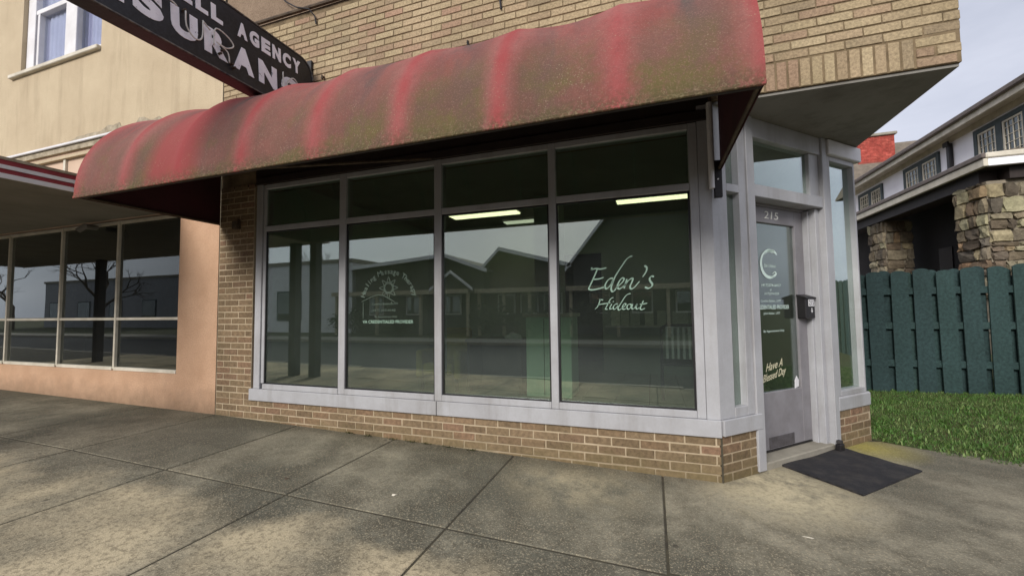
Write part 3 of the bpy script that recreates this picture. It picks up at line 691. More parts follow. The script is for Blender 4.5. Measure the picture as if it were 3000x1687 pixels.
# door lettering
mb = MB(); vs, fs = fit_text('215', .805, 1.0, 1.985, 2.05, .1); place_flat(mb, vs, fs, lambda x, y, d=0: tuple(M45 @ Vector((x, .1285 - d, y))), .003); mb.build('house_number', pmat('brass_number', lin(240, 238, 228), None, 9, .4, 0), door)
mb = MB(); vs, fs = stroke(circ(.885, 1.605, .115, 26, math.radians(70), math.radians(318)), .03, .014); place_flat(mb, vs, fs, on_door)
for k in range(7):
    a = math.radians(75 + k * 9); vs, fs = stroke([(.885 + .1 * math.cos(a), 1.605 + .1 * math.sin(a)), (.9 + .09 * math.cos(a - .3), 1.63 + .09 * math.sin(a - .3)), (.93 + .07 * math.cos(a - .9), 1.66 + .07 * math.sin(a - .9))], .009, .004); place_flat(mb, vs, fs, on_door)
vs, fs = stroke([(.90, 1.495), (.95, 1.50), (.975, 1.52), (.955, 1.54), (.92, 1.52)], .012, .006); place_flat(mb, vs, fs, on_door)
mb.build('ring_emblem', m_vinyld, door, fix=False); mb = MB()
for t, x0, x1, z0, z1, sh, bo in (("Eden's Hideout", .81, .97, 1.575, 1.605, .3, 0), ('(417)274-6417', .762, 1.03, 1.405, 1.435, 0, .01), ('or', .875, .9, 1.375, 1.39, 0, 0), ('(417)274-4259', .80, 1.0, 1.335, 1.362, 0, 0), ('Cynthia Babler, LMT', .745, 1.02, 1.275, 1.30, 0, 0), ('CREDENTIALED PROVIDER', .69, 1.135, 1.22, 1.255, 0, .012), ('John Babler, LMT', .775, 1.0, 1.17, 1.195, 0, 0), ('By Appointment Only', .765, 1.05, 1.022, 1.046, 0, 0)):
    vs, fs = fit_text(t, x0, x1, z0, z1, sh, bo); mb = MB(); place_flat(mb, vs, fs, on_door); mb.build('lettering', m_vinyld, door, fix=False)
mb = MB()
for t, x0, x1, z0, z1, k in (('Have A', .77, 1.0, .70, .765, .16), ('Blessed Day', .725, 1.05, .595, .675, .17)):
    vs, fs = fit_text(t, x0, x1, z0, z1, .45, .012); place_flat(mb, [(x, y + (x - x0) * k) for x, y in vs], fs, on_door)
mb.build('script_lettering', m_vinylc, door, fix=False)

# ---- shop interior (seen through the glass)
m_iwall = pmat('interior_wall', lin(168, 178, 166), lin(156, 166, 154), 1, .9, .05)
m_ifloor = pmat('interior_tile', lin(150, 152, 136), lin(130, 132, 118), 2, .5, .05)
m_iceil = pmat('interior_ceiling', lin(150, 152, 142), lin(136, 138, 130), 2, .95, .2, 40)
FP = [(-4.9, .13), (-.05, .13), (1.19, 1.42), (1.19, 5.98), (-4.9, 5.98)]
MB().prism(FP, 2, -.1, .10).build('floor', m_joint, shop)
MB().prism(FP, 2, 2.9, 2.96).build('ceiling', m_iceil, shop)
tl = MB(); t = .40
for i in range(16):
    for j in range(15):
        x, y = -4.9 + i * t, .2 + j * t
        if x + t > 1.15 or (x + t > -.1 and y < x + t + .22): continue
        tl.box(x + .004, x + t - .004, y + .004, y + t - .004, .101, .112)
tag(tl.build('floor_tiles', m_ifloor, shop), kind='stuff')
wallbox('partition', m_iwall, (-1.28, 1.19, 4.2, 4.3, .112, 2.895), (-4.9, -2.25, 4.2, 4.3, .112, 2.895), (-2.25, -1.28, 4.2, 4.3, 2.25, 2.895), (-4.9, -4.8, .3, 4.19, .112, 2.895), (1.1, 1.19, 1.5, 4.19, .112, 2.895))
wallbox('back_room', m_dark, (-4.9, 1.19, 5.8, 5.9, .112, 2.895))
wallbox('column', m_iwall, (-2.03, -1.66, 2.42, 2.78, .112, 2.895))
m_counter = pmat('pale_green_laminate', lin(196, 222, 196), lin(186, 212, 184), 3, .5, .03)
ct = thing('reception_counter', (-1.7, 2.05, .112), 'pale green reception counter behind the third window pane', 'counter')
MB().cbox(-2.02, -1.42, 1.92, 2.40, .112, 1.14, .006).build('body', m_counter, ct)
MB().cbox(-2.06, -1.38, 1.88, 2.41, 1.142, 1.19, .008).build('counter_top', m_offw, ct)
MB().box(-1.78, -1.774, 1.914, 1.919, .14, 1.12).build('panel_seam', m_joint, ct)
dk = thing('desk', (-2.55, 2.2, .112), 'low dark desk left of the pale green counter inside', 'desk')
MB().cbox(-2.92, -2.08, 1.95, 2.5, .80, .84, .005).build('desk_top', m_bronze, dk)
MB().cbox(-2.90, -2.10, 2.44, 2.48, .13, .80, .004).build('back_panel', m_bronze, dk)
for xx in (-2.90, -2.14): MB().cbox(xx, xx + .04, 1.97, 2.43, .112, .80, .004).build('side_panel', m_bronze, dk)
bm = bmesh.new(); bmesh.ops.create_icosphere(bm, subdivisions=3, radius=1)
rr = random.Random(2)
for v in bm.verts:
    k = 1 + .25 * math.sin(v.co.x * 5 + v.co.z * 3) + .18 * math.sin(v.co.y * 9 + v.co.x * 4); v.co = Vector((v.co.x * .11 * k, v.co.y * .07 * k, max(-.03, v.co.z * .05 * k)))
me = bpy.data.meshes.new('crumpled_towel'); bm.to_mesh(me); bm.free(); me.materials.append(m_white)
o = link('crumpled_towel', me, None, (-2.24, 2.1, .87)); tag(o, 'small crumpled white towel on the dark desk inside', 'towel')
m_must = pmat('mustard_upholstery', lin(150, 136, 62), lin(132, 120, 54), 6, .95, .3, 90)
ac = thing('armchair', (-3.3, 2.1, .112), 'mustard yellow armchair inside, seen through the second and third panes', 'armchair')
MB().cbox(-3.55, -3.07, 1.85, 2.35, .34, .50, .03).build('seat', m_must, ac); MB().cbox(-3.57, -3.05, 2.36, 2.50, .34, .98, .03).build('backrest', m_must, ac)
for xx in (-3.66, -3.06): MB().cbox(xx, xx + .10, 1.85, 2.40, .30, .68, .025).build('armrest', m_must, ac)
for xx in (-3.6, -3.06):
    for yy in (1.9, 2.42): MB().cbox(xx, xx + .04, yy, yy + .04, .112, .31, .004).build('leg', m_black, ac)
# chair with slatted back
ch = thing('slatted_chair', (-.08, 2.3, .112), 'dark metal chair with pale slatted back inside the right pane', 'chair')
x0, x1, yb = -.34, .08, 2.14
MB().cbox(x0, x1, yb, yb + .42, .53, .57, .008).build('seat', m_black, ch)
for xx, yy, tp in ((x0, yb + .02, 1.0), (x1, yb + .02, 1.0), (x0, yb + .40, .53), (x1, yb + .40, .53)):
    MB().tube([(xx, yy - (.05 if tp > .6 else 0), .112), (xx, yy, .55), (xx + (0), yy - (.04 if tp > .6 else 0), tp)], .016).build('leg', m_black, ch)
MB().tube([(x0, yb - .02, .99), (x0 + .06, yb - .03, 1.03), (x1 - .06, yb - .03, 1.03), (x1, yb - .02, .99)], .018).build('top_rail', m_black, ch)
for k in range(6):
    xx = x0 + .05 + k * .064
    MB().cbox(xx, xx + .028, yb - .03, yb - .018, .62, 1.01, .003).build('slat', m_white, ch)
sh = thing('wall_shelf', (-.5, 4.1, .93), 'narrow pale shelf on the back wall of the shop', 'shelf')
MB().cbox(-1.22, .9, 3.98, 4.195, .915, .945, .004).build('board', m_white, sh)
for xx in (-1.0, .1, .8): MB().prism([(4.19, .80), (4.19, .914), (4.02, .914)], 0, xx, xx + .02).build('bracket', m_offw, sh)
CARD = ['first', 'second', 'third', 'fourth', 'fifth', 'sixth']
for k, (a, b) in enumerate(((-1.12, -.97), (-.95, -.82), (-.80, -.64), (-.56, -.42), (-.36, -.22), (-.12, .12))):
    c = MB().cbox(a, b, 4.09, 4.10, .947, 1.20 - .01 * (k % 2), .003).build('picture_card', pmat('card_%d' % (k % 3), lin(232 - 12 * (k % 3), 234 - 10 * (k % 3), 220 - 8 * (k % 3)), None, 22, .8, 0))
    tag(c, '%s pale card from the left on the back wall shelf' % CARD[k], 'card', 'cards on the back shelf')
for k, (x0, x1, y0, y1, lab) in enumerate(((-3.70, -2.46, 2.92, 3.22, 'lit fluorescent ceiling light behind the third window pane'), (-.92, .22, 2.95, 3.25, 'lit fluorescent ceiling light behind the right window pane'), (-3.0, -1.9, 3.72, 3.95, 'farthest lit fluorescent ceiling light, near the back wall'))):
    t = thing('ceiling_light', ((x0 + x1) / 2, (y0 + y1) / 2, 2.9), lab, 'ceiling light', 'ceiling lights in the shop')
    MB().cbox(x0, x1, y0, y1, 2.86, 2.899, .004).build('housing', m_white, t)
    for q in (0, 1):
        ya = y0 + .02 + q * (y1 - y0 - .02) / 2
        MB().cbox(x0 + .02, x1 - .02, ya, ya + (.06 if k == 1 else (y1 - y0) / 2 - .03), 2.838, 2.859, .006).build('tube_lamp', m_lamp_dim if k == 2 else m_lamp, t)

# ================================================================== AWNING
aw = thing('awning', (-2.5, 0, 2.23), 'long rounded red awning with moss and lichen over the shop window', 'awning')
AX0, AX1, NB = -5.03, .07, 8; AY, AZ, AB = 1.235, 2.23, 1.062
def aprof(t, sag, off=0.):
    a = t * PI / 2; e = .93
    cy = math.cos(a) ** e; sz = math.sin(a) ** e
    k = sag * math.sin(PI * min(1, .12 + t * .95)) if sag else 0
    y = -(AY - k - off) * cy; z = AZ + (AB - k - off) * sz
    return y - .004, z
av = MB(); nu, nv = NB * 14, 30; rs = random.Random(8); sags = [rs.uniform(.02, .042) for _ in range(NB)]
def grid(off):
    vs = []
    for i in range(nu + 1):
        t = i / 14; b = min(int(t), NB - 1); u = t - b
        s = sags[b] * (1 - abs(2 * u - 1) ** 1.7)
        for j in range(nv + 1):
            y, z = aprof(j / nv, s, off)
            vs.append((AX0 + (AX1 - AX0) * i / nu, y, z))
    return vs
n1 = (nu + 1) * (nv + 1)
av.v = grid(0); av.f = [(i * (nv + 1) + j, i * (nv + 1) + j + 1, (i + 1) * (nv + 1) + j + 1, (i + 1) * (nv + 1) + j) for i in range(nu) for j in range(nv)]
av.r = [0] * len(av.f); av.build('fabric', m_awn, aw, smooth=True)
ai = MB(); ai.v = grid(.006); ai.f = list(av.f); ai.r = [0] * len(ai.f); ai.build('fabric_inside', m_awn_in, aw, smooth=True)
for xx, nm in ((AX0 + .004, 'left'), (AX1 - .008, 'right')):
    pr = [aprof(j / 20, 0, .007) for j in range(21)] + [(-.006, AZ + .0)]
    MB().prism(pr, 0, xx, xx + .004).build('end_panel', m_awn_in, aw)
for k in range(NB + 1):
    xx = AX0 + (AX1 - AX0) * k / NB + (.012 if k == 0 else (-.02 if k == NB else 0))
    MB().tube([(xx, *aprof(j / 14, 0, .03)) for j in range(15)], .011, 6).build('rib', m_bronze, aw)
MB().tube([(AX0 + .01, -AY + .035, AZ + .01), (AX1 - .012, -AY + .035, AZ + .01)], .014, 6).build('front_bar', m_bronze, aw)
for k in (0, 8):
    xx = AX0 + (AX1 - AX0) * k / NB + (.02 if k == 0 else (-.02 if k == 8 else 0))
    MB().tube([(xx, -AY + .05, AZ + .012), (xx, -.03, AZ + .012)], .011, 6).build('brace', m_rust, aw)
MB().tube([(-3.0, -1.15, 2.26), (-2.3, -.05, 2.62)], .012, 6).build('brace', m_rust, aw)
MB().cbox(.012, .066, -.046, -.010, 2.03, 2.30, .004).build('bracket', m_black, aw)
MB().cbox(AX0, AX1, -AY - .012, -AY + .004, AZ - .010, AZ + .014, .004).build('hem', m_awn, aw)
MB().tube([(.038, -.05, 2.16), (.038, -.045, 2.16)], .006, 8).build('bolt', m_white, aw)
MB().cbox(-4.78, -4.70, -.05, -.004, 2.16, 2.25, .004).build('bracket', m_rust, aw)

# ================================================================== BLADE SIGN
SX0, SX1 = -3.84, -3.70
sg = thing('blade_sign', (-3.77, -.02, 3.2), 'black projecting blade sign with worn white insurance agency lettering', 'sign')
def rpoly(y0, y1, z0, z1, r, n=8):
    P = [(y0, z0), (y1, z0)]
    P += [(y1 - r + r * math.cos(a), z1 - r + r * math.sin(a)) for a in [PI / 2 * i / n for i in range(n + 1)]]
    P += [(y0 + r + r * math.cos(a), z1 - r + r * math.sin(a)) for a in [PI / 2 + PI / 2 * i / n for i in range(n + 1)]]
    return P
MB().prism(rpoly(-2.9, -.03, 3.2, 3.80, .17), 0, SX0, SX1).build('sign_box', m_sign, sg)
MB().prism(rpoly(-2.88, -.05, 3.215, 3.785, .16), 0, SX1, SX1 + .006).build('face_panel', m_sign, sg)
tr_ = MB()
P = rpoly(-2.9, -.03, 3.2, 3.80, .17)
for i in range(2, len(P) - 1): tr_.tube([(SX1 + .004, *P[i]), (SX1 + .004, *P[i + 1])], .008, 5)
tr_.tube([(SX1 + .004, -2.9, 3.207), (SX1 + .004, -.03, 3.207)], .008, 5); tr_.build('edge_trim', pmat('worn_edge', lin(58, 60, 66), lin(120, 116, 106), 30, .6, .3), sg)
def letter_mat():
    m, n, b = new_mat('flaking_white_paint'); p = pos(n)
    f = ramp(n, noise(n, p, 26, 5, .7), .31, W1, .37, B1)
    col = mixc(n, f, mixc(n, ramp(n, noise(n, p, 8), .4, B1, .7, W1), lin(244, 244, 250), lin(222, 222, 230)), lin(70, 72, 80))
    n.links.new(col, b.inputs['Base Color']); b.inputs['Roughness'].default_value = .6; return m
m_letter = letter_mat()
def on_sign(x, y, d=0): return (SX1 + .0065 + d, x, y)
def sign_letters(txt, y0, y1, z0, z1, pitch, bold, rise=0):
    n = len(txt); y = y0
    for c in txt:
        if c != ' ':
            vs, fs = fit_text(c, y, y + (pitch * .3 if c == 'I' else pitch * .8), z0, z1, 0, bold)
            vs = [(a + (b - z0) * -.06, b + rise * (a - y0)) for a, b in vs]
            mb = MB(); place_flat(mb, vs, fs, on_sign, .004); mb.build('letter', m_letter, sg)
        y += pitch * (.5 if c == 'I' else 1)
sign_letters('INSURANCE', -1.93, 0, 3.30, 3.505, .235, .06)
sign_letters('AGENCY', -.845, -.2, 3.585, 3.715, .113, .06, .02)
sign_letters('ELL', -1.30, -.95, 3.585, 3.715, .118, .06)
neon = MB_pts = [[(-1.27, 3.49), (-1.26, 3.38), (-1.2, 3.325), (-1.15, 3.36), (-1.145, 3.5)], [(-1.06, 3.36), (-1.05, 3.5), (-.96, 3.5), (-.9, 3.45), (-.96, 3.395), (-1.04, 3.4), (-.95, 3.37), (-.93, 3.29)], [(-.42, 3.50), (-.41, 3.33)], [(-.24, 3.46), (-.3, 3.5), (-.37, 3.43), (-.34, 3.35), (-.24, 3.34)], [(-1.15, 3.5), (-1.09, 3.46)], [(-1.53, 3.47), (-1.38, 3.50), (-1.33, 3.485)]]
m_neon = pmat('dead_neon_glass', lin(226, 224, 218), lin(196, 192, 184), 12, .3, 0)
for pts in neon:
    q = [Vector((SX1 + .04, a, b)) for a, b in pts]; sm = []
    for i in range(len(q) - 1):
        p0, p1, p2, p3 = q[max(i - 1, 0)], q[i], q[i + 1], q[min(i + 2, len(q) - 1)]
        for k in range(5):
            t = k / 5; sm.append(.5 * ((2 * p1) + (p2 - p0) * t + (2 * p0 - 5 * p1 + 4 * p2 - p3) * t * t + (3 * p1 - p0 - 3 * p2 + p3) * t ** 3))
    sm.append(q[-1]); MB().tube(sm, .0055, 6).build('neon_tube', m_neon, sg, smooth=True)
for a, b in ((-.98, 3.37), (-.90, 3.30), (-.88, 3.28), (-1.0, 3.33), (-1.27, 3.50), (-.42, 3.35)):
    MB().tube([(SX1 + .006, a, b), (SX1 + .042, a, b)], .009, 8).build('tube_holder', m_rust, sg)
MB().cbox(-3.80, -3.72, -.029, -.003, 3.3, 3.86, .004).build('mounting_plate', m_black, sg)

# conduit, cable and hooks on the brick
o = MB().tube([(-4.98, -.02, 4.452), (-4.2, -.022, 4.447), (-3.3, -.02, 4.44), (-1.0, -.02, 4.43), (1.4, -.02, 4.43)], .02, 8).build('conduit', m_rust); tag(o, 'rusty conduit along the top of the tan brick wall', 'conduit')
o = MB().tube([(-4.3, -.005, 4.9), (-4.1, -.02, 4.60), (-3.92, -.045, 4.47), (-3.74, -.05, 4.40), (-3.69, -.02, 4.33), (-3.68, -.012, 4.25)], .007, 6).build('loose_cable', m_black); tag(o, 'loose black cable drooping over the conduit above the sign', 'cable')
for xx, z0, z1, lab in ((-1.63, 3.88, 4.05, 'short black cable end hanging high on the brick above the awning middle'), (-1.945, 3.61, 3.67, 'tiny rusty hook in a brick joint just above the awning')):
    o = MB().tube([(xx, -.004, z1), (xx + .004, -.02, (z0 + z1) / 2), (xx + .01, -.012, z0)], .009, 6).build('wall_hook', m_black); tag(o, lab, 'hook')
o = MB().tube([(-3.58, -.002, 3.66), (-3.575, -.03, 3.66), (-3.575, -.03, 3.63)], .011, 8).build('wall_hook', m_rust); tag(o, 'small rusty eye bolt on the brick beside the sign end', 'hook')

# ================================================================== STUCCO BUILDING on the left
sc_ = thing('stucco_building', (-8, 0, .1), 'cream and tan stucco building with dark shop windows and striped canopy', 'building')
def sbox(name, m, *bx, par=None):
    mb = MB()
    for q in bx: mb.box(*q)
    return mb.build(name, m, par or sc_)
XL = -16.0
sbox('lower_wall', m_pink, (-5.68, -5.035, 0, .3, -.1, 2.455), (XL, -5.68, .0, .3, -.1, .545))
sbox('upper_wall', m_cream, (XL, -5.035, 0, .3, 3.60, 4.86), (-7.36, -5.035, 0, .3, 4.86, 7.0), (XL, -9.30, 0, .3, 4.86, 7.0), (-9.30, -7.36, 0, .3, 6.9, 7.0), (-6.05, -5.035, .0, .3, 2.456, 3.60))
sbox('transom_band', pmat('pinkish_panel', lin(206, 180, 158), lin(192, 166, 144), 2, .9, .3, 90), (XL, -6.051, .035, .3, 2.456, 3.599))
sbox('moulding', m_wgrey, (XL, -6.052, .0, .034, 3.50, 3.575)); sbox('moulding', m_cream, (XL, -6.052, -.012, .034, 3.40, 3.44))
for xx in (-8.12, -9.9, -11.7, -6.3): sbox('batten', m_offw, (xx, xx + .05, .008, .034, 2.6, 3.399))
MB().cbox(XL, -6.06, -.03, -.002, 3.578, 3.612, .006).build('flashing', m_white, sc_)
# torn render above the flashing
pt = [(-8.2, 3.614)]; rr = random.Random(12)
for i in range(24): pt.append((-8.15 + i * .088 + rr.uniform(-.03, .03), 3.618 + .035 * (i > 3) + .05 * (i in (11, 12, 13, 14, 19, 20)) + rr.uniform(0, .022)))
pt.append((-6.02, 3.614)); MB().prism(pt, 1, -.008, -.001).build('torn_render', m_wgrey, sc_)
sbox('party_joint', m_joint, (-5.0345, -5.026, .004, .05, -.1, 5.2))
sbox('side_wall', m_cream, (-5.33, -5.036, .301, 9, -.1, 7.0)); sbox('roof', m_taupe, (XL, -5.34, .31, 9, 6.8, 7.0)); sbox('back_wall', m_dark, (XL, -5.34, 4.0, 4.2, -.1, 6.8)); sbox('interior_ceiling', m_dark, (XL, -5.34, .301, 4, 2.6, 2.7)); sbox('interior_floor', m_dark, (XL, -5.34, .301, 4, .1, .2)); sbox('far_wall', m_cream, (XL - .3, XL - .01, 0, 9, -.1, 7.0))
# lower shop window: bays of two panes
mx_ = [-5.695, -6.88, -8.10, -9.41, -10.7, -12.0]
for i in range(5):
    b, a = mx_[i], mx_[i + 1]; f = MB()
    f.cbox(a - .017, a + .017, .02, .08, .56, 2.44, .003); f.cbox(a + .0175, b - .0175, .025, .08, 1.170, 1.203, .003); f.cbox(a + .0175, b - .0175, .012, .08, .546, .585, .003); f.cbox(a + .0175, b - .0175, .03, .08, 2.40, 2.44, .003)
    if i == 0: f.cbox(b - .017, b + .013, .02, .08, .56, 2.44, .003)
    wf = f.build('window', m_offw, sc_)
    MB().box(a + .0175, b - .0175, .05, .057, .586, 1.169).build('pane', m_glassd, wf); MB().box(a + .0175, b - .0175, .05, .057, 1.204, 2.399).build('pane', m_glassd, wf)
# upstairs sash window
f = MB(); f.cbox(-9.298, -9.10, .05, .2, 4.87, 6.89, .005); f.cbox(-8.32, -8.06, .05, .2, 4.87, 6.89, .005); f.cbox(-7.44, -7.362, .05, .2, 4.87, 6.89, .005); f.cbox(-9.099, -8.321, .05, .19, 4.87, 4.94, .004); f.cbox(-8.059, -7.441, .05, .19, 4.87, 4.94, .004)
uw = f.build('upstairs_window', m_white, sc_)
MB().cbox(-9.099, -8.321, .06, .15, 5.76, 5.83, .004).build('meeting_rail', m_white, uw); MB().cbox(-9.06, -9.01, .06, .15, 4.941, 5.759, .004).build('sash_stile', m_white, uw); MB().cbox(-8.13, -8.01, .03, .049, 4.87, 6.89, .004).build('shutter_strip', m_white, uw)
m_wpane = glass_mat('curtained_glass', (.85, .86, .92, 1), 1.2)
for a, b in ((-9.099, -8.321), (-8.059, -7.441)):
    MB().box(a + .001, b - .001, .12, .126, 4.941, 6.889).build('pane', m_wpane, uw)
cur = MB()
for a, b in ((-9.2, -8.30), (-8.1, -7.40)):
    n = 40
    for i in range(n): 
        x0, x1 = a + (b - a) * i / n, a + (b - a) * (i + 1) / n
        y0, y1 = .150 + .012 * math.sin(i * 1.3), .150 + .012 * math.sin((i + 1) * 1.3)
        cur.add([(x0, y0, 4.88), (x1, y1, 4.88), (x1, y1, 6.85), (x0, y0, 6.85)], [(0, 1, 2, 3)])
cur.build('curtain', pmat('lavender_curtain', lin(204, 203, 216), lin(188, 187, 202), 5, .9, 0), uw, fix=False)
MB().cbox(-9.52, -7.36, -.05, .12, 4.80, 4.858, .008).build('window_sill', m_offw, sc_)
# flat canopy with striped edge, on posts
cz0, cz1 = 2.458, 2.625
cn = MB().box(XL + .5, -5.80, -2.4, -.004, cz0, cz1).build('canopy', pmat('canopy_soffit', lin(128, 124, 114), lin(112, 108, 98), 2, .9, .2, 60), sc_)
for k, (a, b, m, o) in enumerate(((cz0 - .01, cz0 + .032, m_white, .022), (cz0 + .034, cz0 + .072, m_red, .014), (cz0 + .074, cz0 + .108, m_white, .022), (cz0 + .107, cz0 + .152, m_red, .014), (cz0 + .154, cz1 + .012, m_wgrey, .02))):
    q = MB().box(-5.799, -5.80 + .0 + o, -2.4 - o, -.03, a, b); q.box(XL + .5, -5.8, -2.4 - o, -2.401, a, b); q.build('canopy_stripe', m, cn)
for xx in (-6.0, -6.45, -12.1): MB().cbox(xx, xx + .14, -2.34, -2.2, 0, 2.457, .006).build('canopy_post', pmat('brown_post_paint', lin(62, 56, 52), lin(50, 46, 43)), sc_)
MB().tube([(-7.3, .0, 2.38), (-7.2, -.16, 2.36), (-7.25, -.2, 2.3)], .035, 8).build('wall_lamp', m_soff, sc_)
MB().tube([(-9.0, -.9, 2.64), (-7.6, -.35, 3.2), (-6.6, -.03, 3.58)], .012, 6).build('stay_rod', m_offw, sc_) if False else None

# ================================================================== DOOR MAT, MAILBOX, SMALL THINGS
mt = MB(); c4 = [Vector((.446, .534)), Vector((.832, .056)), Vector((1.433, .663)), Vector((1.045, 1.161))]
nu_, nv_ = 24, 18
for i in range(nu_ + 1):
    for j in range(nv_ + 1):
        u, v = i / nu_, j / nv_
        p = (c4[0] * (1 - u) + c4[3] * u) * (1 - v) + (c4[1] * (1 - u) + c4[2] * u) * v
        mt.v.append((p.x, p.y, .012 + .003 * math.sin(u * 9 + v * 3) + .002 * math.sin(v * 17 + u * 5)))
k = nv_ + 1
mt.f = [(i * k + j, (i + 1) * k + j, (i + 1) * k + j + 1, i * k + j + 1) for i in range(nu_) for j in range(nv_)]
ring = [i * k for i in range(nu_ + 1)] + [nu_ * k + j for j in range(1, nv_ + 1)] + [i * k + nv_ for i in range(nu_ - 1, -1, -1)] + [j for j in range(nv_ - 1, 0, -1)]
b0 = len(mt.v); mt.v += [(mt.v[i][0], mt.v[i][1], .001) for i in ring]
mt.f += [(ring[i], ring[(i + 1) % len(ring)], b0 + (i + 1) % len(ring), b0 + i) for i in range(len(ring))]; mt.r = [0] * len(mt.f)
tag(mt.build('door_mat', m_rubber), 'black rubber mat lying on the concrete at the shop door', 'mat')
mbx = thing('mailbox', tuple(M45 @ Vector((1.28, .13, 1.13))), 'small black mailbox with white house number on the door edge', 'mailbox')
MB().cbox(1.215, 1.357, .058, .1295, 1.135, 1.325, .006, T=M45).build('box', m_black, mbx)
MB().prism([(.048, 1.318), (.1295, 1.345), (.1295, 1.327), (.048, 1.304)], 0, 1.21, 1.362, T=M45).build('lid', m_black, mbx)
MB().cbox(1.255, 1.342, .0545, .0575, 1.24, 1.302, .001, T=M45).build('number_plate', m_white, mbx)
mb = MB(); vs, fs = fit_text('215', 1.262, 1.335, 1.249, 1.293, 0, .01); place_flat(mb, vs, fs, lambda x, y, d=0: tuple(M45 @ Vector((x, .054 - d, y)))); mb.build('number', m_black, mbx, fix=False)
mb = MB().prism([(1.30, 1.225), (1.309, 1.225), (1.309, 1.203), (1.32, 1.203), (1.3045, 1.184), (1.289, 1.203), (1.30, 1.203)], 1, .0555, .0575, T=M45); mb.build('arrow_mark', m_white, mbx)
st = thing('door_stop', tuple(M45 @ Vector((1.4, -.03, 0))), 'black rubber door stop block at the foot of the door frame', 'door stop')
MB().cbox(1.40, 1.47, -.06, -.018, .006, .07, .006, T=M45).build('block', m_black, st); MB().cbox(1.415, 1.455, -.055, -.02, .071, .10, .004, T=M45).build('wedge', m_rubber, st)
# weeds along the foot of the wall
rw_ = random.Random(21)
m_weed = pmat('weed_leaf', lin(66, 74, 34), lin(96, 92, 48), 20, .8, 0)
WL = ['tiny weed tuft at the wall foot, %s from the left' % q for q in ('first', 'second', 'third', 'fourth', 'fifth', 'sixth', 'seventh')]
for i, xx in enumerate((-3.2, -2.98, -2.72, -2.52, -2.36, -2.14, -1.92)):
    mb = MB()
    for k in range(26):
        a = rw_.random() * 6.3; h = .008 + rw_.random() * .022; x = xx + rw_.gauss(0, .03); y = -.012 - abs(rw_.gauss(0, .012)); z = gz(x) - .002; d = .008 + .008 * rw_.random()
        mb.add([(x, y, z), (x + math.cos(a) * d, y - abs(math.sin(a)) * d, z + h * .6), (x + math.cos(a) * d * 1.6, y - abs(math.sin(a)) * d * 1.5, z + h), (x + math.cos(a + .7) * d, y - abs(math.sin(a + .7)) * d, z + h * .6)], [(0, 1, 2, 3)])
    tag(mb.build('weed_tuft', m_weed, fix=False), WL[i], 'weed', 'weeds along the wall foot')
# scraps on the pavement
for i, (x, y, s, m, lab) in enumerate(((.32, -.62, .028, m_offw, 'pale paper scrap on the concrete right of the shop corner'), (-2.9, -1.0, .022, m_rust, 'small brown leaf on the slab near the long joint'), (-2.05, -.95, .02, m_offw, 'pale fleck of litter on the slab under the third pane'))):
    mb = MB(); n = 8; pts = [(s * (1 + .3 * math.sin(k * 2.3 + i)) * math.cos(k * PI / 4), s * .5 * math.sin(k * PI / 4)) for k in range(n)]
    mb.add([(x + a, y + b, gz(x) + .003 + .004 * math.cos(k * 1.7)) for k, (a, b) in enumerate(pts)] + [(x, y, gz(x) + .009)], [(k, (k + 1) % n, n) for k in range(n)])
    tag(mb.build('paper_scrap' if m is m_offw else 'dead_leaf', m, fix=False), lab, 'scrap' if m is m_offw else 'leaf')

# ================================================================== PICKET FENCE
FY = 3.6
fe = thing('board_fence', (3, FY, .1), 'dark green board on board fence behind the grass', 'fence')
m_fence = rmat('green_fence_paint', [lin(44, 62, 64), lin(50, 71, 71), lin(42, 58, 62), lin(53, 74, 73)], nscale=30, bs=.12, rough=.7)
def board_mesh(k, w_=.184):
    h_ = 1.63 + .02 * math.sin(k * 2.1); P = [(0, 0), (w_, 0), (w_, h_ - .035)]
    P += [(w_ / 2 + (w_ / 2 - .012) * math.cos(a), h_ - .035 + .035 * math.sin(a)) for a in [PI * i / 8 for i in range(1, 8)]] + [(0, h_ - .035)]
    return MB().prism(P, 1, 0, .019).mesh('board', m_fence)
bms = [board_mesh(k) for k in range(4)]; nar = [board_mesh(k, .142) for k in range(4)]; rf = random.Random(4)
PITCH_F = .2475
for k in range(26):
    xx = 1.62 + k * PITCH_F; zz = lz(xx, FY) - .03 - (.025 if k < 3 else 0)
    o = link('board', bms[k % 4], fe, (xx + rf.uniform(-.006, .006), FY, zz)); o.rotation_euler = (0, rf.uniform(-.008, .008), 0)
    o = link('board', nar[(k + 2) % 4], fe, (xx + PITCH_F / 2 + .018 + rf.uniform(-.012, .012), FY + .077, zz)); o.rotation_euler = (0, rf.uniform(-.008, .008), 0)
for zz in (.42, .92, 1.38):
    mb = MB()
    for k in range(3): mb.cbox(1.5 + k * 2.4, 3.89 + k * 2.4, FY + .022, FY + .074, zz + .02 * k, zz + .09 + .02 * k, .004)
    mb.build('rail', m_fence, fe)
for xx in (3.9, 6.3): MB().cbox(xx, xx + .09, FY + .1, FY + .19, 0, 1.6, .004).build('post', m_fence, fe)

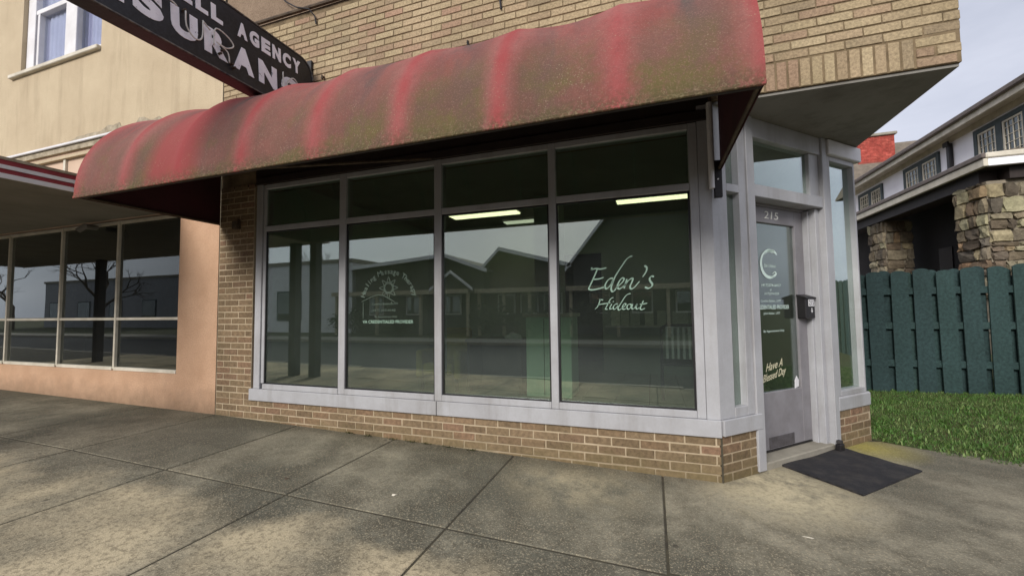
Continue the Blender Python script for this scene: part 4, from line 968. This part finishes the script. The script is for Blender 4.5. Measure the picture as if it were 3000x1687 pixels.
# ================================================================== HOUSE with stone porch
ho = thing('porch_house', (8, 10, 0), 'white house with dark trimmed lattice windows and rubble stone porch pillars', 'house')
def hb(name, m, *bx, par=None, c=None):
    mb = MB()
    for q in bx: (mb.cbox(*q, c) if c else mb.box(*q))
    return mb.build(name, m, par or ho)
HX = 6.8
m_hwhite = pmat('white_house_render', lin(246, 245, 250), lin(236, 234, 240), 2, .85, .3, 60)
m_trim = pmat('slate_green_trim', lin(70, 80, 82), lin(58, 66, 68), 6, .7, .1)
m_gutter = pmat('gutter_brown', lin(116, 104, 98), lin(92, 84, 78), 8, .6, .1)
m_shing = pmat('shingle_roof', lin(120, 110, 98), lin(98, 90, 80), 5, .95, .6, 40)
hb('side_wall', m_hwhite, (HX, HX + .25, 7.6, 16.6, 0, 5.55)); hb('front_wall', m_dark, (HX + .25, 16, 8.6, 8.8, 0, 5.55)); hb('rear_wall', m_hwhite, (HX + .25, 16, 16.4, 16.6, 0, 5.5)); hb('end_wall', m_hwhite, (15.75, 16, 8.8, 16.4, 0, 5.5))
# main roof and eave
MB().prism([(6.42, 5.53), (6.42, 5.60), (11.5, 7.9), (16.8, 5.60), (16.8, 5.53)], 1, 6.9, 17.1).build('roof', m_shing, ho)
hb('eave_soffit', m_offw, (6.45, HX - .001, 6.9, 17.0, 5.44, 5.5)); hb('fascia', m_offw, (6.38, 6.419, 6.9, 17.1, 5.33, 5.50), c=.006); hb('gutter', m_gutter, (6.30, 6.379, 6.9, 17.1, 5.46, 5.575), c=.02)
MB().box(HX - .02, HX - .001, 7.6, 16.6, 5.30, 5.44).build('frieze_board', m_offw, ho)
# upper windows: dark frame, casements with lattice bars
def house_window(y0, y1, zt, zb, op=False):
    f = MB(); x = HX - .05
    f.box(x, HX - .001, y0, y1, zt - .10, zt); f.box(x, HX - .001, y0, y0 + .1, zb, zt - .1); f.box(x, HX - .001, y1 - .1, y1, zb, zt - .1); ym = (y0 + y1) / 2; f.box(x, HX - .001, ym - .08, ym + .08, zb, zt - .1); f.box(x, HX - .001, y0 + .1, y1 - .1, zb, zb + .06)
    wf = f.build('window', m_trim, ho)
    for a, b in ((y0 + .11, ym - .09), (ym + .09, y1 - .11)):
        s = MB(); q = .04
        s.box(x + .012, x + .03, a, a + q, zb + .07, zt - .11); s.box(x + .012, x + .03, b - q, b, zb + .07, zt - .11); s.box(x + .012, x + .03, a + q, b - q, zt - .11 - q, zt - .11); s.box(x + .012, x + .03, a + q, b - q, zb + .07, zb + .07 + q)
        for k in range(1, 4): yy = a + (b - a) * k / 4; s.box(x + .015, x + .028, yy - .006, yy + .006, zb + .07 + q, zt - .11 - q)
        for k in range(1, 6): z_ = zb + .07 + (zt - zb - .18) * k / 6; s.box(x + .0155, x + .0275, a + q, b - q, z_ - .006, z_ + .006)
        s.build('lattice', m_offw, wf); MB().box(x + .031, x + .036, a, b, zb + .07, zt - .11).build('pane', m_glassd, wf)
    MB().box(x + .037, HX - .0015, y0 + .1, y1 - .1, zb + .06, zt - .1).build('backing', m_dark, wf)
house_window(13.09, 14.70, 5.21, 4.05); house_window(10.30, 11.88, 5.24, 4.05); house_window(7.62, 9.06, 5.24, 4.05)
hb('downpipe', m_black, (HX - .09, HX - .002, 9.80, 9.93, 4.0, 5.27), c=.02); hb('downpipe_head', m_black, (HX - .13, HX - .091, 9.77, 9.97, 5.2, 5.32), c=.01)
# porch roof
PX, PY = 5.5, 6.72
MB().prism([(PX + .06, 4.0), (PX + .06, 4.07), (HX - .002, 4.17), (HX - .002, 4.0)], 1, PY + .06, 16.0).build('porch_roof', m_shing, ho)
MB().box(HX - .001, 13, PY + .06, 8.59, 4.0, 4.12).build('porch_roof', m_shing, ho)
hb('porch_gutter', m_gutter, (PX, PX + .059, PY, 16.0, 3.97, 4.075), c=.02); hb('porch_fascia', m_offw, (PX + .03, PX + .10, PY + .03, 16.0, 3.82, 3.969), c=.008)
hb('porch_gutter', m_offw, (PX + .06, 13, PY, PY + .059, 3.965, 4.072), c=.02); hb('porch_fascia', m_hwhite, (PX + .101, 13, PY + .03, PY + .10, 3.82, 3.964), c=.008)
hb('porch_beam', m_bronze, (PX + .22, PX + .5, PY + .5, 16.0, 3.60, 3.82)); hb('porch_beam', m_bronze, (PX + .501, 13, PY + .22, PY + .5, 3.60, 3.82)); hb('porch_ceiling', m_bronze, (PX + .11, 13, PY + .11, 15.9, 3.822, 3.85))
hb('porch_shade_sheet', m_dark, (HX - .03, HX - .001, 7.7, 16.0, 1.0, 3.82)); hb('porch_floor', m_kerb, (PX + .2, 13, PY + .2, 15.9, .7, .95))  # dark sheet in front of the white wall stands in for the porch shade
hb('porch_window', m_black, (HX - .06, HX - .031, 10.0, 10.5, 1.6, 2.7))
m_rbrick = pmat('red_brick', lin(168, 74, 64), lin(140, 62, 54), 7, .9, .6, 50)
for k in range(4): hb('porch_parapet', m_rbrick, (PX + .3, PX + .5, 11.9, 15.8, 1.75 + k * .07, 1.81 + k * .07), c=.01)
hb('porch_parapet', pmat('mortar_grey', lin(170, 150, 140)), (PX + .32, PX + .48, 11.9, 15.8, .95, 2.03))
STONE = [lin(150, 138, 118), lin(116, 104, 90), lin(174, 164, 142), lin(130, 112, 94), lin(110, 104, 96), lin(150, 120, 94), lin(186, 180, 150), lin(128, 120, 108), lin(96, 86, 76), lin(160, 150, 132)]
m_stone = rmat('rubble_stone', STONE, nscale=9, bs=.9, rough=.95, bd=.03)
m_stmort = pmat('stone_mortar', lin(142, 132, 116), lin(118, 110, 96), 6, .95, .6, 40)
def stone(par, x, y, z, sx, sy, sz, rs_):
    bm = bmesh.new(); bmesh.ops.create_cube(bm, size=1); bmesh.ops.subdivide_edges(bm, edges=bm.edges[:], cuts=1, use_grid_fill=True)
    for v in bm.verts:
        k = 1 - .07 * (abs(v.co.x) + abs(v.co.y) + abs(v.co.z) > 1.2) - .06 * (abs(v.co.x) + abs(v.co.y) + abs(v.co.z) > .9)
        v.co = Vector((v.co.x * sx * k + rs_.uniform(-.022, .022), v.co.y * sy * k + rs_.uniform(-.022, .022), v.co.z * sz * k + rs_.uniform(-.018, .018)))
    me = bpy.data.meshes.new('stone'); bm.to_mesh(me); bm.free(); me.materials.append(m_stone)
    link('stone', me, par, (x, y, z))
def pillar(x0, x1, y0, y1, z0, z1, seed):
    rs_ = random.Random(seed); p = hb('stone_pillar', m_stmort, (x0 + .005, x1 - .04, y0 + .005, y1 - .04, 0, z1))
    for face in ('x', 'y'):
        z = z0
        while z < z1 - .05:
            h_ = min(rs_.choice([.09, .13, .18, .24, .3]), z1 - z); a, lim = (y0, y1) if face == 'x' else (x0, x1)
            while a < lim - .06:
                l_ = min(rs_.uniform(.12, .46), lim - a); l_ = lim - a if lim - a - l_ < .1 else l_
                if face == 'x': stone(p, x0 + .03 + rs_.uniform(-.025, .015), a + l_ / 2, z + h_ / 2, .17, l_ - .012, h_ - .01, rs_)
                else: stone(p, a + l_ / 2, y0 + .03 + rs_.uniform(-.025, .015), z + h_ / 2, l_ - .012, .17, h_ - .01, rs_)
                a += l_
            z += h_
pillar(5.72, 6.75, 7.05, 7.85, 1.35, 3.60, 3); pillar(5.80, 6.4, 10.9, 11.7, 1.5, 3.60, 9)
# rear roof and chimney
rr_ = thing('chimney_house', (9, 19, 0), 'shingled roof with red brick chimney rising behind the white house', 'house')
MB().prism([(16.9, 5.3), (16.9, 5.55), (19.5, 8.55), (22.4, 5.3)], 0, 4.0, 16.0).build('roof', m_shing, rr_)
MB().box(4.4, 15.6, 17.3, 22, 0, 5.3).build('wall', m_hwhite, rr_)
ck = MB().box(8.38, 9.70, 18.55, 19.4, 6.8, 8.62).build('chimney', pmat('mortar_pink', lin(150, 84, 74), None, 6, .95, .4), rr_)
m_cb = rmat('chimney_brick', [lin(176, 84, 76), lin(162, 76, 68), lin(186, 96, 86)], nscale=8, bs=.3)
bc = MB().cbox(0, .21, 0, .02, 0, .071, .003).mesh('brick', m_cb); bh = MB().cbox(0, .1, 0, .02, 0, .071, .003).mesh('brick', m_cb)
for k in range(15):
    x = 8.385
    if k % 2: link('brick', bh, ck, (x, 18.538, 7.5 + k * .0745)); x += .11
    while x < 9.70 - .2: link('brick', bc, ck, (x, 18.538, 7.5 + k * .0745)); x += .22
    if k % 2 == 0 and x < 9.6: pass
    elif x < 9.6: link('brick', bh, ck, (x, 18.538, 7.5 + k * .0745))
MB().cbox(8.30, 9.78, 18.45, 19.5, 8.621, 8.74, .02).build('chimney_cap', m_kerb, rr_)

# ================================================================== ACROSS THE STREET (seen mirrored in the shop glass)
def far_building(name, label, cat, x0, x1, y, h, m, roof=None):
    t = thing(name, ((x0 + x1) / 2, y, 0), label, cat)
    MB().box(x0, x1, y - 9, y, -.1, h).build('wall', m, t); MB().box(x0 - .1, x1 + .1, y - 9.1, y + .08, h + .002, h + .22).build('coping', m_kerb, t)
    k = 0; xx = x0 + 1
    while xx + 2 < x1:
        f = MB(); f.box(xx, xx + 2, y + .002, y + .06, .7, 2.6); w_ = f.build('window', m_trim, t); MB().box(xx + .1, xx + 1.9, y + .061, y + .07, .8, 2.5).build('pane', m_glassd, w_); xx += 5
    return t
far_building('white_commercial_building', 'long white commercial building across the street, mirrored in the left pane', 'building', -29.5, -17.6, -17, 4.25, m_white)
far_building('grey_commercial_building', 'low grey building across the street, mirrored in the dark windows', 'building', -62, -40, -22, 4.6, pmat('grey_render', lin(150, 150, 152)))
def far_house(label, y, pl, pk, pr, m, porch):
    (x0, zl), (xm, zp), (x1, zr) = pl, pk, pr
    t = thing('gabled_house', ((x0 + x1) / 2, y, 0), label, 'house')
    MB().prism([(x0, -.1), (x1, -.1), (x1, zr), (xm, zp - .1), (x0, zl)], 1, y - 9, y).build('wall', m, t)
    for (xe, ze), s in ((pl, -1), (pr, 1)):
        sl_ = (zp - ze) / abs(xm - xe); xe += s * .35; ze -= sl_ * .35
        MB().prism([(xe, ze), (xm, zp), (xm, zp + .14), (xe, ze + .14)], 1, y - 9.3, y + .45).build('roof_slope', m_shing, t)
        MB().prism([(xe, ze - .05), (xm, zp - .05), (xm, zp + .15), (xe, ze + .15)], 1, y + .451, y + .50).build('barge_board', m_white, t)
    wd = (x1 - x0)
    for xx in (x0 + wd * .12, x0 + wd * .42, x0 + wd * .72):
        wf = MB().box(xx, xx + 1, y + .001, y + .05, 1.0, 2.1).build('window', m_white, t); MB().box(xx + .08, xx + .92, y + .051, y + .06, 1.08, 2.02).build('pane', m_glassd, wf)
    for k in range(4): xx = x0 + .1 + (wd - .3) * k / 3; MB().box(xx, xx + .14, y + 1.7, y + 1.84, -.03, 2.1).build('porch_post', m_wgrey, t)
    MB().box(x0, x1, y + .06, y + 2.0, 2.101, 2.3).build('porch_roof', m_shing, t); MB().box(x0, x1, y + 2.001, y + 2.04, 2.08, 2.3).build('porch_fascia', m_wgrey, t)
    if porch is not None:
        MB().prism([(porch - 1.0, 2.301), (porch + 1.0, 2.301), (porch, 3.05)], 1, y + 1.2, y + 2.05).build('porch_gable', m, t)
        for s in (-1, 1): MB().prism([(porch + s * 1.2, 2.2), (porch, 3.1), (porch, 3.24), (porch + s * 1.2, 2.34)], 1, y + 2.051, y + 2.1).build('gable_trim', m_white, t)
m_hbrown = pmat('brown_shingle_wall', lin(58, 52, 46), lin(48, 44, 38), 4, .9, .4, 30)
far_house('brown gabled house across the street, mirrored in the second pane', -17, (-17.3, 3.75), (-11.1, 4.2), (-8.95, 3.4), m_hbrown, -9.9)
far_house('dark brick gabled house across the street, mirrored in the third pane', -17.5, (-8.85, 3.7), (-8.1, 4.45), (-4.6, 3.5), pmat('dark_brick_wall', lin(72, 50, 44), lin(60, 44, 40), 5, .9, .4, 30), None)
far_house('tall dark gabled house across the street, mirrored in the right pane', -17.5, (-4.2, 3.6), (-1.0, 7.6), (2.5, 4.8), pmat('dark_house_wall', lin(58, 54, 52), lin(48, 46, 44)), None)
m_bark = pmat('grey_bark', lin(84, 74, 64), lin(62, 54, 46), 8, .95, .6, 30)
def bare_tree(loc, h, seed, label):
    rt = random.Random(seed); t = thing('bare_tree', loc, label, 'tree', None); tr, cr = MB(), MB()
    def grow(p, d, l, r_, lev):
        q = [p]; 
        for i in range(3):
            d = (d + Vector((rt.gauss(0, .12), rt.gauss(0, .12), rt.gauss(.03, .08)))).normalized(); q.append(q[-1] + d * l / 3)
        (tr if lev == 0 else cr).tube(q, r_, 6 if lev < 2 else 4, r_ * .65)
        if lev < 5:
            for k in range(rt.choice([2, 3, 3])):
                a = rt.random() * 2 * PI; s_ = d.orthogonal().normalized(); s_ = Matrix.Rotation(a, 3, d) @ s_
                grow(q[-1] if k < 2 else q[2], (d * .8 + s_ * rt.uniform(.5, .9)).normalized(), l * rt.uniform(.62, .82), r_ * .6, lev + 1)
    grow(Vector(loc), Vector((0, 0, 1)), h * .28, h * .022, 0)
    tr.build('trunk', m_bark, t, fix=False); cr.build('crown', m_bark, t, fix=False)
m_shrub = pmat('dark_shrub_leaf', lin(44, 54, 30), lin(60, 66, 38), 9, .8, 0)
def shrub(x, y, r_, h_, seed, label):
    rr = random.Random(seed); t = thing('shrub', (x, y, -.03), label, 'shrub', 'shrubs across the street'); fo = MB(); stm = MB()
    for k in range(5): stm.tube([(x, y, -.03), (x + rr.uniform(-r_, r_) * .6, y + rr.uniform(-r_, r_) * .6, h_ * .7)], .02, 5, .008)
    for k in range(700):
        a, b = rr.random() * 2 * PI, math.acos(rr.uniform(-.3, 1)); q = rr.uniform(.6, 1) * (1 + .25 * math.sin(a * 3 + seed))
        c = Vector((x + r_ * q * math.sin(b) * math.cos(a), y + r_ * q * math.sin(b) * math.sin(a), h_ * .45 + h_ * .55 * q * math.cos(b)))
        u = Vector((rr.gauss(0, 1), rr.gauss(0, 1), rr.gauss(0, 1))).normalized() * .09; v = u.orthogonal().normalized() * .06
        fo.add([c - u, c + v, c + u, c - v], [(0, 1, 2, 3)])
    fo.build('foliage', m_shrub, t, fix=False); stm.build('stem', m_bark, t, fix=False)
for k, (x, r_, h_, lab) in enumerate(((-15.6, 1.0, 1.3, 'dark shrub before the brown gabled house, left of its porch gable'), (-12.6, .8, 1.0, 'small dark shrub before the middle of the brown gabled house'), (-7.6, 1.1, 1.5, 'dark shrub before the dark brick gabled house, its left end'), (-5.6, .9, 1.2, 'dark shrub before the dark brick gabled house, its right end'), (-2.6, 1.2, 1.7, 'broad dark shrub before the tall dark gabled house'))):
    shrub(x, -14.6, r_, h_, k, lab)
bare_tree((-40, -16, -.05), 8.5, 3, 'bare winter tree by the grey building, mirrored in the dark windows')
bare_tree((-23.0, -20.5, -.05), 7.5, 8, 'bare winter tree beside the white building, mirrored in the second pane')
bare_tree((-55, -17, -.05), 8, 5, 'bare winter tree far down the street, mirrored at the left edge')
